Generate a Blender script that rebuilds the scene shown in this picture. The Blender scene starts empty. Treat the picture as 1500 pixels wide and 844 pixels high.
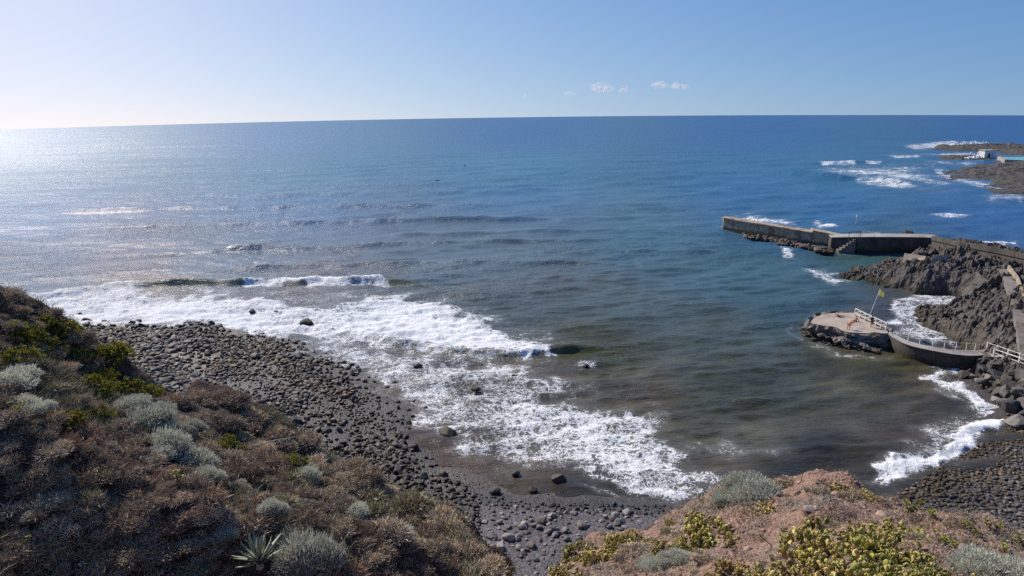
import bpy, bmesh, math, random
import numpy as np
from mathutils import Vector, Matrix
rng = np.random.default_rng(7); random.seed(7)
S = bpy.context.scene
COL = S.collection
R_ = math.radians

# ------------------------------------------------------------------ camera
H = 34.0                       # eye above the water
RC = 75500.0                   # radius by which the sea surface curves away
F = 1000.0
PITCH = math.atan(250 / 1000.0) + 0.030
ROLL = -0.0140
cp, sp = math.cos(PITCH), math.sin(PITCH)
FW = np.array([0, cp, -sp]); RT0 = np.array([1.0, 0, 0]); UP0 = np.array([0, sp, cp])
RT = RT0 * math.cos(ROLL) + UP0 * math.sin(ROLL)
UP = -RT0 * math.sin(ROLL) + UP0 * math.cos(ROLL)
EYE = np.array([0, 0, H])
cam = bpy.data.cameras.new('camera'); cam.sensor_width = 36; cam.lens = 24.0
cam.clip_start = 0.5; cam.clip_end = 60000
camo = bpy.data.objects.new('camera', cam); COL.objects.link(camo)
camo.matrix_world = Matrix(((RT[0], UP[0], -FW[0], 0), (RT[1], UP[1], -FW[1], 0), (RT[2], UP[2], -FW[2], H), (0, 0, 0, 1)))
S.camera = camo
S.render.resolution_x, S.render.resolution_y = 1024, 576

def ray(px, py):
    px = np.asarray(px, float); py = np.asarray(py, float)
    return FW[None] * F + RT[None] * (px.reshape(-1, 1) - 750) - UP[None] * (py.reshape(-1, 1) - 422)

def at(px, py, z=0.0):
    """the point that a pixel of the 1500x844 photograph shows, at height z above the (curved) sea"""
    d = ray(px, py)[0]
    q = d[0] ** 2 + d[1] ** 2
    a = q / (2 * RC); b = d[2]; c = H - z
    if abs(a) < 1e-12: t = -c / b
    else:
        disc = b * b - 4 * a * c
        t = (-b - math.sqrt(max(disc, 0))) / (2 * a)
    return EYE + d * t

def atd(px, py, dist):
    d = ray(px, py)[0]
    return EYE + d * (dist / math.hypot(d[0], d[1]))

def proj(P):
    P = np.asarray(P, float).reshape(-1, 3) - EYE
    w = P @ FW
    w = np.where(np.abs(w) < 1e-3, 1e-3, w)
    return 750 + F * (P @ RT) / w, 422 - F * (P @ UP) / w, w

def drop(x, y): return -(x * x + y * y) / (2 * RC)

# ------------------------------------------------------------------ noise
def _h(ix, iy, iz, s):
    with np.errstate(over='ignore'):
        n = (ix.astype(np.int64) * 374761393 + iy.astype(np.int64) * 668265263 + iz * 2147483647 + s * 974711) & 0xFFFFFFFF
        n = ((n ^ (n >> 13)) * 1274126177) & 0xFFFFFFFF
        n = ((n ^ (n >> 16)) * 2246822519) & 0xFFFFFFFF
        n = n ^ (n >> 15)
    return (n & 0xFFFFFF) / float(0xFFFFFF)

def vnoise(x, y, s=0, iz=0):
    ix = np.floor(x); iy = np.floor(y); fx = x - ix; fy = y - iy
    u = fx * fx * fx * (fx * (fx * 6 - 15) + 10); v = fy * fy * fy * (fy * (fy * 6 - 15) + 10)
    a = _h(ix, iy, iz, s); b = _h(ix + 1, iy, iz, s); c = _h(ix, iy + 1, iz, s); d = _h(ix + 1, iy + 1, iz, s)
    return ((a + (b - a) * u) * (1 - v) + (c + (d - c) * u) * v) * 2 - 1

def vnoise3(x, y, z, s=0):
    iz = np.floor(z); fz = z - iz; w = fz * fz * (3 - 2 * fz)
    a = vnoise(x + iz * 17.13, y + iz * 9.77, s); b = vnoise(x + (iz + 1) * 17.13, y + (iz + 1) * 9.77, s)
    return a + (b - a) * w

def fbm(x, y, o=4, s=0, g=0.5):
    r = 0; a = 1; f = 1
    for k in range(o):
        r = r + a * vnoise(x * f + 13.7 * k, y * f - 7.3 * k, s + k); a *= g; f *= 2.03
    return r

def ridged(x, y, o=4, s=0):
    r = 0; a = 0.6; f = 1
    for k in range(o):
        r = r + a * (1 - np.abs(vnoise(x * f + 5.1 * k, y * f + 2.7 * k, s + k)) * 2); a *= 0.5; f *= 2.1
    return r

def worley(x, y, s=0):
    ix = np.floor(x); iy = np.floor(y)
    f1 = np.full(x.shape, 9.0); f2 = np.full(x.shape, 9.0); cid = np.zeros(x.shape)
    for dx in (-1, 0, 1):
        for dy in (-1, 0, 1):
            cx = ix + dx; cy = iy + dy
            qx = cx + _h(cx, cy, 0, s); qy = cy + _h(cx, cy, 1, s)
            d = np.hypot(qx - x, qy - y)
            n = d < f1
            f2 = np.where(n, f1, np.minimum(f2, d)); cid = np.where(n, _h(cx, cy, 2, s), cid); f1 = np.where(n, d, f1)
    return f1, f2, cid

def smooth(a, b, x):
    t = np.clip((x - a) / (b - a), 0, 1); return t * t * (3 - 2 * t)

def sdf_poly(px, py, poly):
    """signed distance, positive inside"""
    px = np.asarray(px, float); py = np.asarray(py, float)
    d2 = np.full(px.shape, 1e18); ins = np.zeros(px.shape, bool)
    n = len(poly)
    for i in range(n):
        ax, ay = poly[i][:2]; bx, by = poly[(i + 1) % n][:2]
        ex, ey = bx - ax, by - ay
        L = ex * ex + ey * ey + 1e-12
        t = np.clip(((px - ax) * ex + (py - ay) * ey) / L, 0, 1)
        d2 = np.minimum(d2, (px - ax - t * ex) ** 2 + (py - ay - t * ey) ** 2)
        if abs(by - ay) > 1e-9:
            c = ((ay > py) != (by > py)) & (px < (bx - ax) * (py - ay) / (by - ay) + ax)
            ins ^= c
    return np.where(ins, 1, -1) * np.sqrt(d2)

def dist_line(px, py, line):
    d2 = np.full(px.shape, 1e18); tt = np.zeros(px.shape); sg = np.zeros(px.shape); n = len(line) - 1
    for i in range(n):
        ax, ay = line[i][:2]; bx, by = line[i + 1][:2]; ex, ey = bx - ax, by - ay
        L = ex * ex + ey * ey + 1e-12
        t = np.clip(((px - ax) * ex + (py - ay) * ey) / L, 0, 1)
        q = (px - ax - t * ex) ** 2 + (py - ay - t * ey) ** 2
        m = q < d2
        d2 = np.where(m, q, d2); tt = np.where(m, (i + t) / n, tt)
        sg = np.where(m, np.sign(ex * (py - ay) - ey * (px - ax)), sg)
    return np.sqrt(d2), tt, sg

class TPS:
    def __init__(s, pts, lam=0.5):
        P = np.array(pts, float); s.x = P[:, :2]; n = len(P)
        K = s._k(np.hypot(*(s.x[:, None] - s.x[None]).transpose(2, 0, 1))) + lam * np.eye(n)
        Q = np.c_[np.ones(n), s.x]
        A = np.zeros((n + 3, n + 3)); A[:n, :n] = K; A[:n, n:] = Q; A[n:, :n] = Q.T
        s.w = np.linalg.solve(A, np.r_[P[:, 2], 0, 0, 0])
    @staticmethod
    def _k(r): return np.where(r > 1e-9, r * r * np.log(r + 1e-12), 0)
    def __call__(s, x, y):
        x = np.asarray(x, float); y = np.asarray(y, float); r = s.w[-3] + s.w[-2] * x + s.w[-1] * y
        for (a, b), w in zip(s.x, s.w): r = r + w * s._k(np.hypot(x - a, y - b))
        return r

# ------------------------------------------------------------------ materials
def lin(c): return tuple((v / 255 / 12.92) if v / 255 <= 0.04045 else ((v / 255 + 0.055) / 1.055) ** 2.4 for v in c)

class NT:
    def __init__(s, name):
        s.m = bpy.data.materials.new(name); s.m.use_nodes = True; s.t = s.m.node_tree; s.t.nodes.clear()
        s.out = s.t.nodes.new('ShaderNodeOutputMaterial')
    def n(s, typ, ins=None, **kw):
        nd = s.t.nodes.new(typ)
        for k, v in kw.items(): setattr(nd, k, v)
        for k, v in (ins or {}).items():
            i = nd.inputs[k]
            if hasattr(v, 'links') or isinstance(v, bpy.types.NodeSocket): s.t.links.new(v, i)
            else:
                if i.type == 'RGBA' and len(v) == 3: v = (*v, 1)
                i.default_value = v
        return nd
    def link(s, a, b): s.t.links.new(a, b)
    def math(s, op, a, b=0.0, clamp=False):
        return s.n('ShaderNodeMath', {0: a, 1: b}, operation=op, use_clamp=clamp).outputs[0]
    def mix(s, f, a, b, blend='MIX'):
        nd = s.n('ShaderNodeMix', data_type='RGBA', blend_type=blend)
        for k, v in ((0, f), (6, a), (7, b)):
            if isinstance(v, bpy.types.NodeSocket): s.link(v, nd.inputs[k])
            else: nd.inputs[k].default_value = (*v, 1) if hasattr(v, '__len__') and len(v) == 3 else v
        return nd.outputs[2]
    def ramp(s, f, stops):
        nd = s.n('ShaderNodeValToRGB', {0: f}); e = nd.color_ramp.elements
        while len(e) < len(stops): e.new(0.5)
        for i, (p, c) in enumerate(stops): e[i].position = p; e[i].color = (*c, 1) if hasattr(c, '__len__') else (c, c, c, 1)
        return nd.outputs[0]
    def noise(s, vec, scale, detail=4, rough=0.55, dist=0.0):
        return s.n('ShaderNodeTexNoise', {'Vector': vec, 'Scale': scale, 'Detail': detail, 'Roughness': rough, 'Distortion': dist}).outputs[0]
    def coord(s): return s.n('ShaderNodeTexCoord').outputs['Object']
    def finish(s, col, rough=0.8, bump=None, bstr=0.3, bdist=0.05, spec=0.3, normal=None):
        p = s.n('ShaderNodeBsdfPrincipled', {'Roughness': rough, 'Specular IOR Level': spec})
        if isinstance(col, bpy.types.NodeSocket): s.link(col, p.inputs['Base Color'])
        else: p.inputs['Base Color'].default_value = (*col, 1)
        if bump is not None:
            b = s.n('ShaderNodeBump', {'Height': bump, 'Strength': bstr, 'Distance': bdist}); s.link(b.outputs[0], p.inputs['Normal'])
        s.link(p.outputs[0], s.out.inputs[0]); return s.m

def mat_noise(name, c0, c1, scale=1.0, rough=0.85, bstr=0.4, bdist=0.05, c2=None, scale2=None, rand=0.0, spec=0.3, bscale=None, tide=False):
    t = NT(name); v = t.coord()
    n = t.noise(v, scale, 6, 0.6)
    col = t.ramp(n, [(0.32, c0), (0.68, c1)])
    if c2 is not None:
        m = t.ramp(t.noise(v, scale2 or scale * 0.2, 3), [(0.5, 0.0), (0.66, 1.0)])
        col = t.mix(m, col, c2)
    if tide:    # weed line near the water, run-off streaks and shuttering joints
        z = t.n('ShaderNodeSeparateXYZ', {0: v}).outputs
        zz = t.math('ADD', z[2], t.math('MULTIPLY', t.noise(v, 0.7, 4), 0.9))
        k = t.n('ShaderNodeMapRange', {'Value': zz, 'From Min': 0.9, 'From Max': 1.5, 'To Min': .85, 'To Max': 0}).outputs[0]
        col = t.mix(k, col, (0.045, 0.040, 0.024))
        st_ = t.noise(t.n('ShaderNodeMapping', {'Vector': v, 'Scale': (1, 1, .06)}).outputs[0], 1.6, 4, .6)
        col = t.mix(t.ramp(st_, [(.5, 0.0), (.7, .55)]), col, (0.09, 0.065, 0.045))
        jt = t.math('FRACT', t.math('MULTIPLY', z[1], .28)); col = t.mix(t.ramp(jt, [(0.0, .6), (.02, .0)]), col, (.06, .05, .04))
    if rand:
        o = t.n('ShaderNodeObjectInfo').outputs['Random']
        k = t.n('ShaderNodeMapRange', {'Value': o, 'To Min': 1 - rand, 'To Max': 1 + rand}).outputs[0]
        hsv = t.n('ShaderNodeHueSaturation', {'Color': col, 'Value': k}); col = hsv.outputs[0]
    return t.finish(col, rough, t.noise(v, bscale or scale * 3, 6, 0.65), bstr, bdist, spec)

def mat_tint(name, rough=0.75, spec=0.2, rand=0.25, trans=0.0, bumpscale=None):
    """colour from the mesh's own per-leaf / per-stone tint, varied a little per object"""
    t = NT(name)
    a = t.n('ShaderNodeAttribute', attribute_name='tint').outputs['Color']
    o = t.n('ShaderNodeObjectInfo').outputs['Random']
    k = t.n('ShaderNodeMapRange', {'Value': o, 'To Min': 1 - rand, 'To Max': 1 + rand}).outputs[0]
    col = t.n('ShaderNodeHueSaturation', {'Color': a, 'Value': k}).outputs[0]
    if bumpscale:
        v = t.coord(); nz = t.noise(v, bumpscale, 5, 0.65)
        col = t.mix(0.55, col, t.ramp(nz, [(0.3, 0.35), (0.7, 1.0)]), 'MULTIPLY')
        return t.finish(col, rough, nz, 0.5, 0.06, spec)
    m = t.finish(col, rough, spec=spec)
    if trans:
        p = [n for n in t.t.nodes if n.type == 'BSDF_PRINCIPLED'][0]
        tr = t.n('ShaderNodeBsdfTranslucent', {'Color': col})
        mx = t.n('ShaderNodeMixShader', {0: trans, 1: p.outputs[0], 2: tr.outputs[0]}); t.link(mx.outputs[0], t.out.inputs[0])
    return m

# ------------------------------------------------------------------ mesh building
def tag(o, label=None, cat=None, group=None, kind=None):
    if label: o['label'] = label
    if cat: o['category'] = cat
    if group: o['group'] = group
    if kind: o['kind'] = kind
    return o

def link(name, me, parent=None, loc=None, rz=0, sc=None):
    o = bpy.data.objects.new(name, me); COL.objects.link(o)
    if parent: o.parent = parent
    if loc is not None: o.location = tuple(float(v) for v in loc)
    if rz: o.rotation_euler = (0, 0, rz)
    if sc is not None: o.scale = sc if hasattr(sc, '__len__') else (sc, sc, sc)
    return o

def mesh_np(name, V, faces, mat=None, smooth=False, tint=None, attrs=None):
    """V (n,3); faces (m,k) one array or a list of arrays"""
    V = np.asarray(V, np.float32)
    fl = [np.asarray(f, np.int32) for f in (faces if isinstance(faces, list) else [faces]) if len(f)]
    me = bpy.data.meshes.new(name)
    nl = sum(f.size for f in fl); nf = sum(len(f) for f in fl)
    me.vertices.add(len(V)); me.loops.add(nl); me.polygons.add(nf)
    me.vertices.foreach_set('co', V.ravel())
    me.loops.foreach_set('vertex_index', np.concatenate([f.ravel() for f in fl]))
    st = np.concatenate([np.full(len(f), f.shape[1]) for f in fl]); ls = np.r_[0, np.cumsum(st)[:-1]]
    me.polygons.foreach_set('loop_start', ls.astype(np.int32))
    me.polygons.foreach_set('use_smooth', np.full(nf, smooth))
    if tint is not None:
        a = me.color_attributes.new('tint', 'FLOAT_COLOR', 'POINT'); c = np.ones((len(V), 4), np.float32); c[:, :3] = tint
        a.data.foreach_set('color', c.ravel())
    for k, v in (attrs or {}).items():
        if v.ndim == 2:
            a = me.color_attributes.new(k, 'FLOAT_COLOR', 'POINT'); c = np.ones((len(V), 4), np.float32); c[:, :3] = v
            a.data.foreach_set('color', c.ravel())
        else:
            a = me.attributes.new(k, 'FLOAT', 'POINT'); a.data.foreach_set('value', v.astype(np.float32))
    me.update(calc_edges=True)
    if mat: me.materials.append(mat)
    return me

def grid_faces(nr, nc, keep=None):
    i = np.arange(nr * nc).reshape(nr, nc)
    f = np.stack([i[:-1, :-1], i[:-1, 1:], i[1:, 1:], i[1:, :-1]], -1).reshape(-1, 4)
    if keep is not None:
        k = (keep[:-1, :-1] | keep[:-1, 1:] | keep[1:, 1:] | keep[1:, :-1]).ravel(); f = f[k]
    return f

def heightfield(name, X, Y, Z, mat, keep=None, **kw):
    V = np.c_[X.ravel(), Y.ravel(), Z.ravel()]
    f = grid_faces(*X.shape, keep)
    if keep is not None:
        used = np.zeros(len(V), bool); used[f.ravel()] = True; re = np.cumsum(used) - 1; f = re[f]
        V = V[used]
        for k in ('tint',):
            if kw.get(k) is not None: kw[k] = kw[k][used]
        if kw.get('attrs'): kw['attrs'] = {k: v[used] for k, v in kw['attrs'].items()}
    return link(name, mesh_np(name, V, f, mat, **kw))

class BM:
    """collects boxes, bars, tubes and prisms into ONE mesh"""
    def __init__(s): s.b = bmesh.new()
    def hexa(s, c8):
        v = [s.b.verts.new(tuple(map(float, p))) for p in c8]
        for f in ((0, 3, 2, 1), (4, 5, 6, 7), (0, 1, 5, 4), (1, 2, 6, 5), (2, 3, 7, 6), (3, 0, 4, 7)): s.b.faces.new([v[i] for i in f])
        return s
    def bar(s, a, b, w, h=None):
        a = Vector(map(float, a)); b = Vector(map(float, b)); d = (b - a).normalized(); h = h or w
        up = Vector((0, 0, 1)) if abs(d.z) < 0.95 else Vector((0, 1, 0))
        x = d.cross(up).normalized() * w / 2; y = x.cross(d).normalized() * h / 2
        return s.hexa([a - x - y, a + x - y, a + x + y, a - x + y, b - x - y, b + x - y, b + x + y, b - x + y])
    def tube(s, a, b, r0, r1=None, n=8):
        a = Vector(map(float, a)); b = Vector(map(float, b)); d = (b - a).normalized(); r1 = r0 if r1 is None else r1
        up = Vector((0, 0, 1)) if abs(d.z) < 0.95 else Vector((0, 1, 0))
        x = d.cross(up).normalized(); y = x.cross(d)
        A = [s.b.verts.new(a + (x * math.cos(t) + y * math.sin(t)) * r0) for t in [2 * math.pi * i / n for i in range(n)]]
        B = [s.b.verts.new(b + (x * math.cos(t) + y * math.sin(t)) * r1) for t in [2 * math.pi * i / n for i in range(n)]]
        for i in range(n): s.b.faces.new((A[i], A[(i + 1) % n], B[(i + 1) % n], B[i]))
        s.b.faces.new(A[::-1]); s.b.faces.new(B); return s
    def prism(s, poly, z0, z1):
        n = len(poly); z0s = z0 if hasattr(z0, '__len__') else [z0] * n; z1s = z1 if hasattr(z1, '__len__') else [z1] * n
        A = [s.b.verts.new((float(p[0]), float(p[1]), float(z))) for p, z in zip(poly, z0s)]
        B = [s.b.verts.new((float(p[0]), float(p[1]), float(z))) for p, z in zip(poly, z1s)]
        for i in range(n): s.b.faces.new((A[i], A[(i + 1) % n], B[(i + 1) % n], B[i]))
        s.b.faces.new(A[::-1]); s.b.faces.new(B); return s
    def mesh(s, name, mat, bevel=0, rough=0, cuts=0):
        bmesh.ops.recalc_face_normals(s.b, faces=s.b.faces[:])
        if bevel: bmesh.ops.bevel(s.b, geom=s.b.edges[:], offset=bevel, segments=2, affect='EDGES')
        if cuts: bmesh.ops.subdivide_edges(s.b, edges=s.b.edges[:], cuts=cuts, use_grid_fill=True)
        if rough:
            c = np.array([v.co[:] for v in s.b.verts])
            for k in range(3):
                n = vnoise3(c[:, 0] * 0.8, c[:, 1] * 0.8, c[:, 2] * 0.8, 40 + k) + 0.5 * vnoise3(c[:, 0] * 2.3, c[:, 1] * 2.3, c[:, 2] * 2.3, 50 + k)
                for v, q in zip(s.b.verts, n): v.co[k] += float(q) * rough
        me = bpy.data.meshes.new(name); s.b.to_mesh(me); s.b.free(); me.materials.append(mat); return me
    def build(s, name, mat, parent=None, **kw): return link(name, s.mesh(name, mat, **kw), parent)

# ------------------------------------------------------------------ light and sky
SUN_AZ, SUN_EL = -40.0, 40.0        # degrees, azimuth from the view direction (negative = left)
w = bpy.data.worlds.new('World'); S.world = w; w.use_nodes = True
nt = w.node_tree; nt.nodes.clear()
wo = nt.nodes.new('ShaderNodeOutputWorld'); bg = nt.nodes.new('ShaderNodeBackground'); bg.inputs[1].default_value = 0.105
sky = nt.nodes.new('ShaderNodeTexSky'); sky.sky_type = 'NISHITA'; sky.sun_disc = False
sky.sun_elevation = R_(SUN_EL); sky.sun_rotation = R_(SUN_AZ)
sky.altitude = 0; sky.air_density = 1.0; sky.dust_density = 1.0; sky.ozone_density = 1.0
tc = nt.nodes.new('ShaderNodeTexCoord'); sx = nt.nodes.new('ShaderNodeSeparateXYZ'); cx = nt.nodes.new('ShaderNodeCombineXYZ')
ad = nt.nodes.new('ShaderNodeMath'); ad.operation = 'ADD'; ad.inputs[1].default_value = 0.12
mxn = nt.nodes.new('ShaderNodeMath'); mxn.operation = 'MAXIMUM'; mxn.inputs[1].default_value = 0.004
L = nt.links.new
L(tc.outputs['Generated'], sx.inputs[0]); L(sx.outputs[0], cx.inputs[0]); L(sx.outputs[1], cx.inputs[1])
L(sx.outputs[2], ad.inputs[0]); L(ad.outputs[0], mxn.inputs[0]); L(mxn.outputs[0], cx.inputs[2])
L(cx.outputs[0], sky.inputs['Vector']) if 'Vector' in sky.inputs else None
sc_ = nt.nodes.new('ShaderNodeSeparateColor'); cc_ = nt.nodes.new('ShaderNodeCombineColor'); L(sky.outputs[0], sc_.inputs[0])
for i_, (g_, k_) in enumerate(((1.29, 0.345), (0.98, 0.655), (0.68, 1.46))):      # colour grade of the sky, per channel
    pw_ = nt.nodes.new('ShaderNodeMath'); pw_.operation = 'POWER'; pw_.inputs[1].default_value = g_; L(sc_.outputs[i_], pw_.inputs[0])
    ml_ = nt.nodes.new('ShaderNodeMath'); ml_.operation = 'MULTIPLY'; ml_.inputs[1].default_value = k_; L(pw_.outputs[0], ml_.inputs[0]); L(ml_.outputs[0], cc_.inputs[i_])
L(cc_.outputs[0], bg.inputs[0]); L(bg.outputs[0], wo.inputs[0])
sd = bpy.data.lights.new('sun', 'SUN'); sd.energy = 4.0; sd.angle = R_(0.53); sd.color = (1.0, 0.93, 0.83)
so = bpy.data.objects.new('sun', sd); COL.objects.link(so)
SDIR = Vector((math.sin(R_(SUN_AZ)) * math.cos(R_(SUN_EL)), math.cos(R_(SUN_AZ)) * math.cos(R_(SUN_EL)), math.sin(R_(SUN_EL))))
so.rotation_euler = SDIR.to_track_quat('Z', 'Y').to_euler(); so.location = SDIR * 200
vs = S.view_settings; S.display_settings.display_device = 'sRGB'
vs.view_transform = 'Standard'; vs.look = 'None'; vs.gamma = 1.0; vs.use_curve_mapping = False; vs.exposure = 0.35
S.cycles.max_bounces = 5; S.cycles.diffuse_bounces = 2; S.cycles.glossy_bounces = 2; S.cycles.transparent_max_bounces = 6
S.cycles.use_adaptive_sampling = True; S.cycles.adaptive_threshold = 0.02
S.cycles.use_denoising = False
S.cycles.sample_clamp_direct = 2.0; S.cycles.sample_clamp_indirect = 3.0
S.cycles.caustics_reflective = False; S.cycles.caustics_refractive = False

# ------------------------------------------------------------------ sea
WATER = [  # px, py, colour of the water body there (bed, depth and stirred-up sand)
    (0, 200, (58, 104, 160)), (400, 190, (50, 96, 158)), (750, 185, (42, 86, 150)), (1100, 185, (38, 80, 146)), (1500, 185, (34, 76, 142)),
    (0, 300, (60, 108, 152)), (400, 280, (68, 110, 150)), (750, 260, (58, 102, 146)), (1100, 260, (44, 90, 142)), (1450, 300, (42, 84, 136)), (1200, 300, (44, 90, 138)),
    (0, 400, (62, 96, 126)), (350, 390, (78, 106, 128)), (700, 380, (74, 102, 118)), (950, 350, (60, 94, 114)), (1100, 400, (54, 86, 98)), (1260, 378, (52, 82, 88)),
    (1150, 330, (48, 90, 128)), (700, 445, (74, 86, 92)), (900, 450, (72, 86, 88)), (1050, 480, (68, 80, 78)), (1150, 450, (54, 80, 90)),
    (860, 515, (66, 68, 46)), (850, 560, (84, 80, 74)), (780, 545, (84, 80, 74)), (950, 580, (84, 78, 66)), (1050, 560, (68, 72, 64)), (1150, 560, (62, 68, 64)),
    (1250, 570, (74, 76, 66)), (1300, 530, (70, 70, 50)), (1350, 570, (76, 72, 64)), (1300, 620, (80, 78, 74)), (1230, 660, (58, 56, 52)), (1330, 640, (66, 58, 54)), (1100, 640, (80, 80, 72)), (1070, 690, (72, 68, 62)), (1200, 700, (60, 58, 56)),
    (700, 660, (76, 70, 63)), (760, 690, (80, 70, 62)), (630, 640, (74, 66, 60)), (640, 700, (80, 64, 56)), (820, 700, (66, 62, 58)), (850, 720, (52, 50, 50)),
    (420, 440, (96, 106, 116)), (200, 440, (100, 108, 118)), (600, 560, (84, 82, 80)), (800, 620, (78, 76, 72)), (1330, 450, (66, 72, 80)), (1400, 520, (58, 58, 62))]
FOAM = [  # polygon in photograph pixels, cover 0..1, soft edge in pixels
    ([(-80, 445), (20, 434), (110, 426), (200, 431), (290, 430), (360, 436), (430, 446), (480, 450), (530, 434), (570, 430), (640, 442), (700, 462), (735, 488), (800, 508), (802, 523), (740, 524), (690, 521), (600, 514), (520, 500), (450, 500), (400, 492), (300, 480), (130, 482), (60, 478), (-80, 480)], 1.0, 9),
    ([(560, 436), (640, 446), (700, 470), (740, 495), (800, 510), (800, 522), (690, 518), (600, 508), (500, 480)], 1.34, 9),
    ([(-80, 452), (60, 444), (250, 446), (330, 455), (440, 475), (380, 486), (250, 474), (-80, 474)], 1.28, 8),
    ([(355, 413), (450, 410), (560, 409), (575, 416), (500, 420), (360, 420)], 1.15, 2.5),
    ([(20, 436), (140, 424), (195, 411), (215, 412), (205, 424), (120, 430)], 0.95, 4),
    ([(215, 420), (330, 418), (360, 422), (560, 424), (600, 432), (480, 452), (400, 440), (230, 434)], 0.36, 8),
    ([(600, 432), (690, 436), (700, 446), (760, 470), (830, 505), (800, 512), (700, 470)], 0.42, 10),
    ([(400, 500), (600, 516), (760, 527), (790, 552), (830, 575), (900, 598), (960, 612), (985, 650), (1000, 684), (1042, 715), (1010, 728), (920, 722), (850, 700), (780, 680), (700, 650), (650, 634), (610, 600), (540, 560), (470, 525)], 0.67, 20),
    ([(690, 572), (820, 578), (940, 612), (985, 660), (1040, 713), (1000, 727), (900, 704), (820, 672), (740, 628)], 0.83, 22),
    ([(830, 690), (900, 700), (1000, 712), (1044, 714), (1010, 729), (930, 722)], 1.12, 9),
    ([(480, 505), (640, 520), (620, 545), (560, 560), (500, 540)], 0.74, 10),
    ([(540, 560), (640, 560), (720, 610), (640, 628), (580, 590)], 0.72, 12),
    ([(720, 640), (840, 680), (830, 690), (740, 665)], 0.6, 6),
    ([(840, 712), (900, 722), (960, 732), (900, 732)], 0.6, 4),
    ([(1010, 650), (1080, 650), (1170, 665), (1080, 672)], 0.5, 10),
    ([(1280, 722), (1320, 705), (1380, 672), (1440, 634), (1478, 606), (1452, 592), (1420, 570), (1400, 540), (1378, 543), (1388, 570), (1430, 592), (1420, 618), (1370, 645), (1322, 672), (1285, 702)], 1.08, 12),
    ([(1292, 722), (1345, 696), (1405, 664), (1474, 610), (1446, 590), (1412, 560), (1398, 562), (1436, 606), (1380, 648), (1305, 694)], 1.28, 7),
    ([(1300, 700), (1330, 640), (1420, 590), (1380, 550), (1440, 600)], 0.52, 10),
    ([(1305, 446), (1335, 428), (1400, 432), (1410, 470), (1420, 512), (1380, 516), (1330, 500), (1300, 480)], 0.74, 8),
    ([(1360, 440), (1420, 436), (1420, 446), (1370, 452)], 0.8, 4),
    ([(1352, 470), (1392, 476), (1400, 506), (1360, 498)], 0.84, 7),
    ([(1058, 317), (1100, 316), (1150, 323), (1170, 331), (1110, 327)], 0.95, 3),
    ([(1090, 343), (1130, 349), (1158, 355), (1140, 358), (1100, 350)], 0.7, 3),
    ([(1138, 358), (1160, 364), (1168, 375), (1150, 374)], 0.85, 3),
    ([(1176, 391), (1215, 402), (1245, 409), (1225, 412), (1190, 402)], 0.92, 4),
    ([(1190, 326), (1214, 327), (1230, 333), (1200, 333)], 0.95, 2), ([(1240, 343), (1262, 340), (1292, 341), (1275, 347)], 0.8, 3),
    ([(1200, 238), (1254, 236), (1254, 242), (1205, 242)], 1.0, 2), ([(1268, 237), (1292, 236), (1290, 240), (1270, 241)], 0.95, 2),
    ([(1200, 248), (1290, 246), (1370, 243), (1330, 252), (1392, 266), (1380, 270), (1310, 262), (1230, 256)], 0.92, 6),
    ([(1252, 263), (1300, 263), (1342, 272), (1320, 276), (1262, 269)], 0.98, 3),
    ([(1330, 276), (1400, 274), (1420, 280), (1350, 282)], 0.45, 4),
    ([(1326, 216), (1380, 208), (1440, 211), (1500, 213), (1500, 216), (1400, 215), (1345, 219)], 0.98, 2.5),
    ([(1300, 228), (1345, 227), (1352, 232), (1310, 232)], 0.9, 2), ([(1362, 315), (1390, 313), (1424, 317), (1390, 320)], 0.9, 2),
    ([(1400, 360), (1440, 357), (1490, 354), (1492, 361), (1440, 364)], 0.98, 2), ([(1436, 288), (1500, 268), (1500, 292), (1450, 296)], 0.66, 4),
    ([(1366, 246), (1372, 258), (1405, 267), (1450, 277), (1500, 297), (1500, 288), (1450, 268), (1405, 259), (1378, 247)], .84, 3), ([(1340, 226), (1400, 224), (1470, 226), (1400, 229)], .8, 1.5), ([(1350, 234), (1400, 237), (1430, 238), (1425, 243), (1380, 241)], .72, 2),
    ([(1160, 478), (1172, 492), (1205, 510), (1250, 522), (1305, 527), (1300, 530), (1240, 526), (1190, 512), (1160, 490)], 0.55, 4),
    ([(1220, 367), (1290, 372), (1290, 374), (1215, 371)], 0.3, 2), ([(1180, 355), (1215, 364), (1205, 366), (1170, 356)], 0.8, 3),
    ([(845, 528), (870, 528), (874, 536), (842, 537)], 0.8, 3),
    ([(850, 535), (900, 600), (880, 700), (800, 560)], 0.28, 14),
]
BREAK = [  # crest line in photograph pixels, height of the breaker, thickness
    ([(-60, 440), (60, 436), (140, 428), (200, 422), (300, 418), (420, 415), (560, 414), (640, 417), (760, 426)], 1.1, 3.0),
    ([(520, 492), (600, 508), (690, 519), (760, 521), (815, 514), (850, 513), (890, 513)], 0.55, 1.7),
    ([(60, 341), (300, 331), (480, 327), (700, 323), (1000, 318)], 1.0, 3.6), ([(120, 380), (330, 367), (500, 362), (720, 356), (1000, 350)], 1.05, 3.0),
    ([(40, 312), (400, 304), (800, 300)], .9, 4.2), ([(300, 397), (560, 388), (800, 385), (1040, 390)], 0.6, 2.6), ([(560, 345), (800, 339), (1050, 336)], .6, 3.2), ([(640, 412), (820, 408), (1000, 412)], .45, 2.2), ([(800, 372), (1000, 368), (1150, 372)], .45, 2.4),
    ([(150, 290), (500, 285), (900, 280)], 0.7, 7.0), ([(1150, 252), (1230, 262), (1300, 266), (1345, 272)], 1.6, 6.0), ([(1190, 240), (1300, 238)], 1.4, 6.0),
    ([(1320, 217), (1400, 210), (1500, 212)], 1.6, 9.0), ([(1395, 360), (1495, 357)], 0.8, 3.0), ([(1100, 402), (1250, 400)], 0.2, 3.0)]

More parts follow.
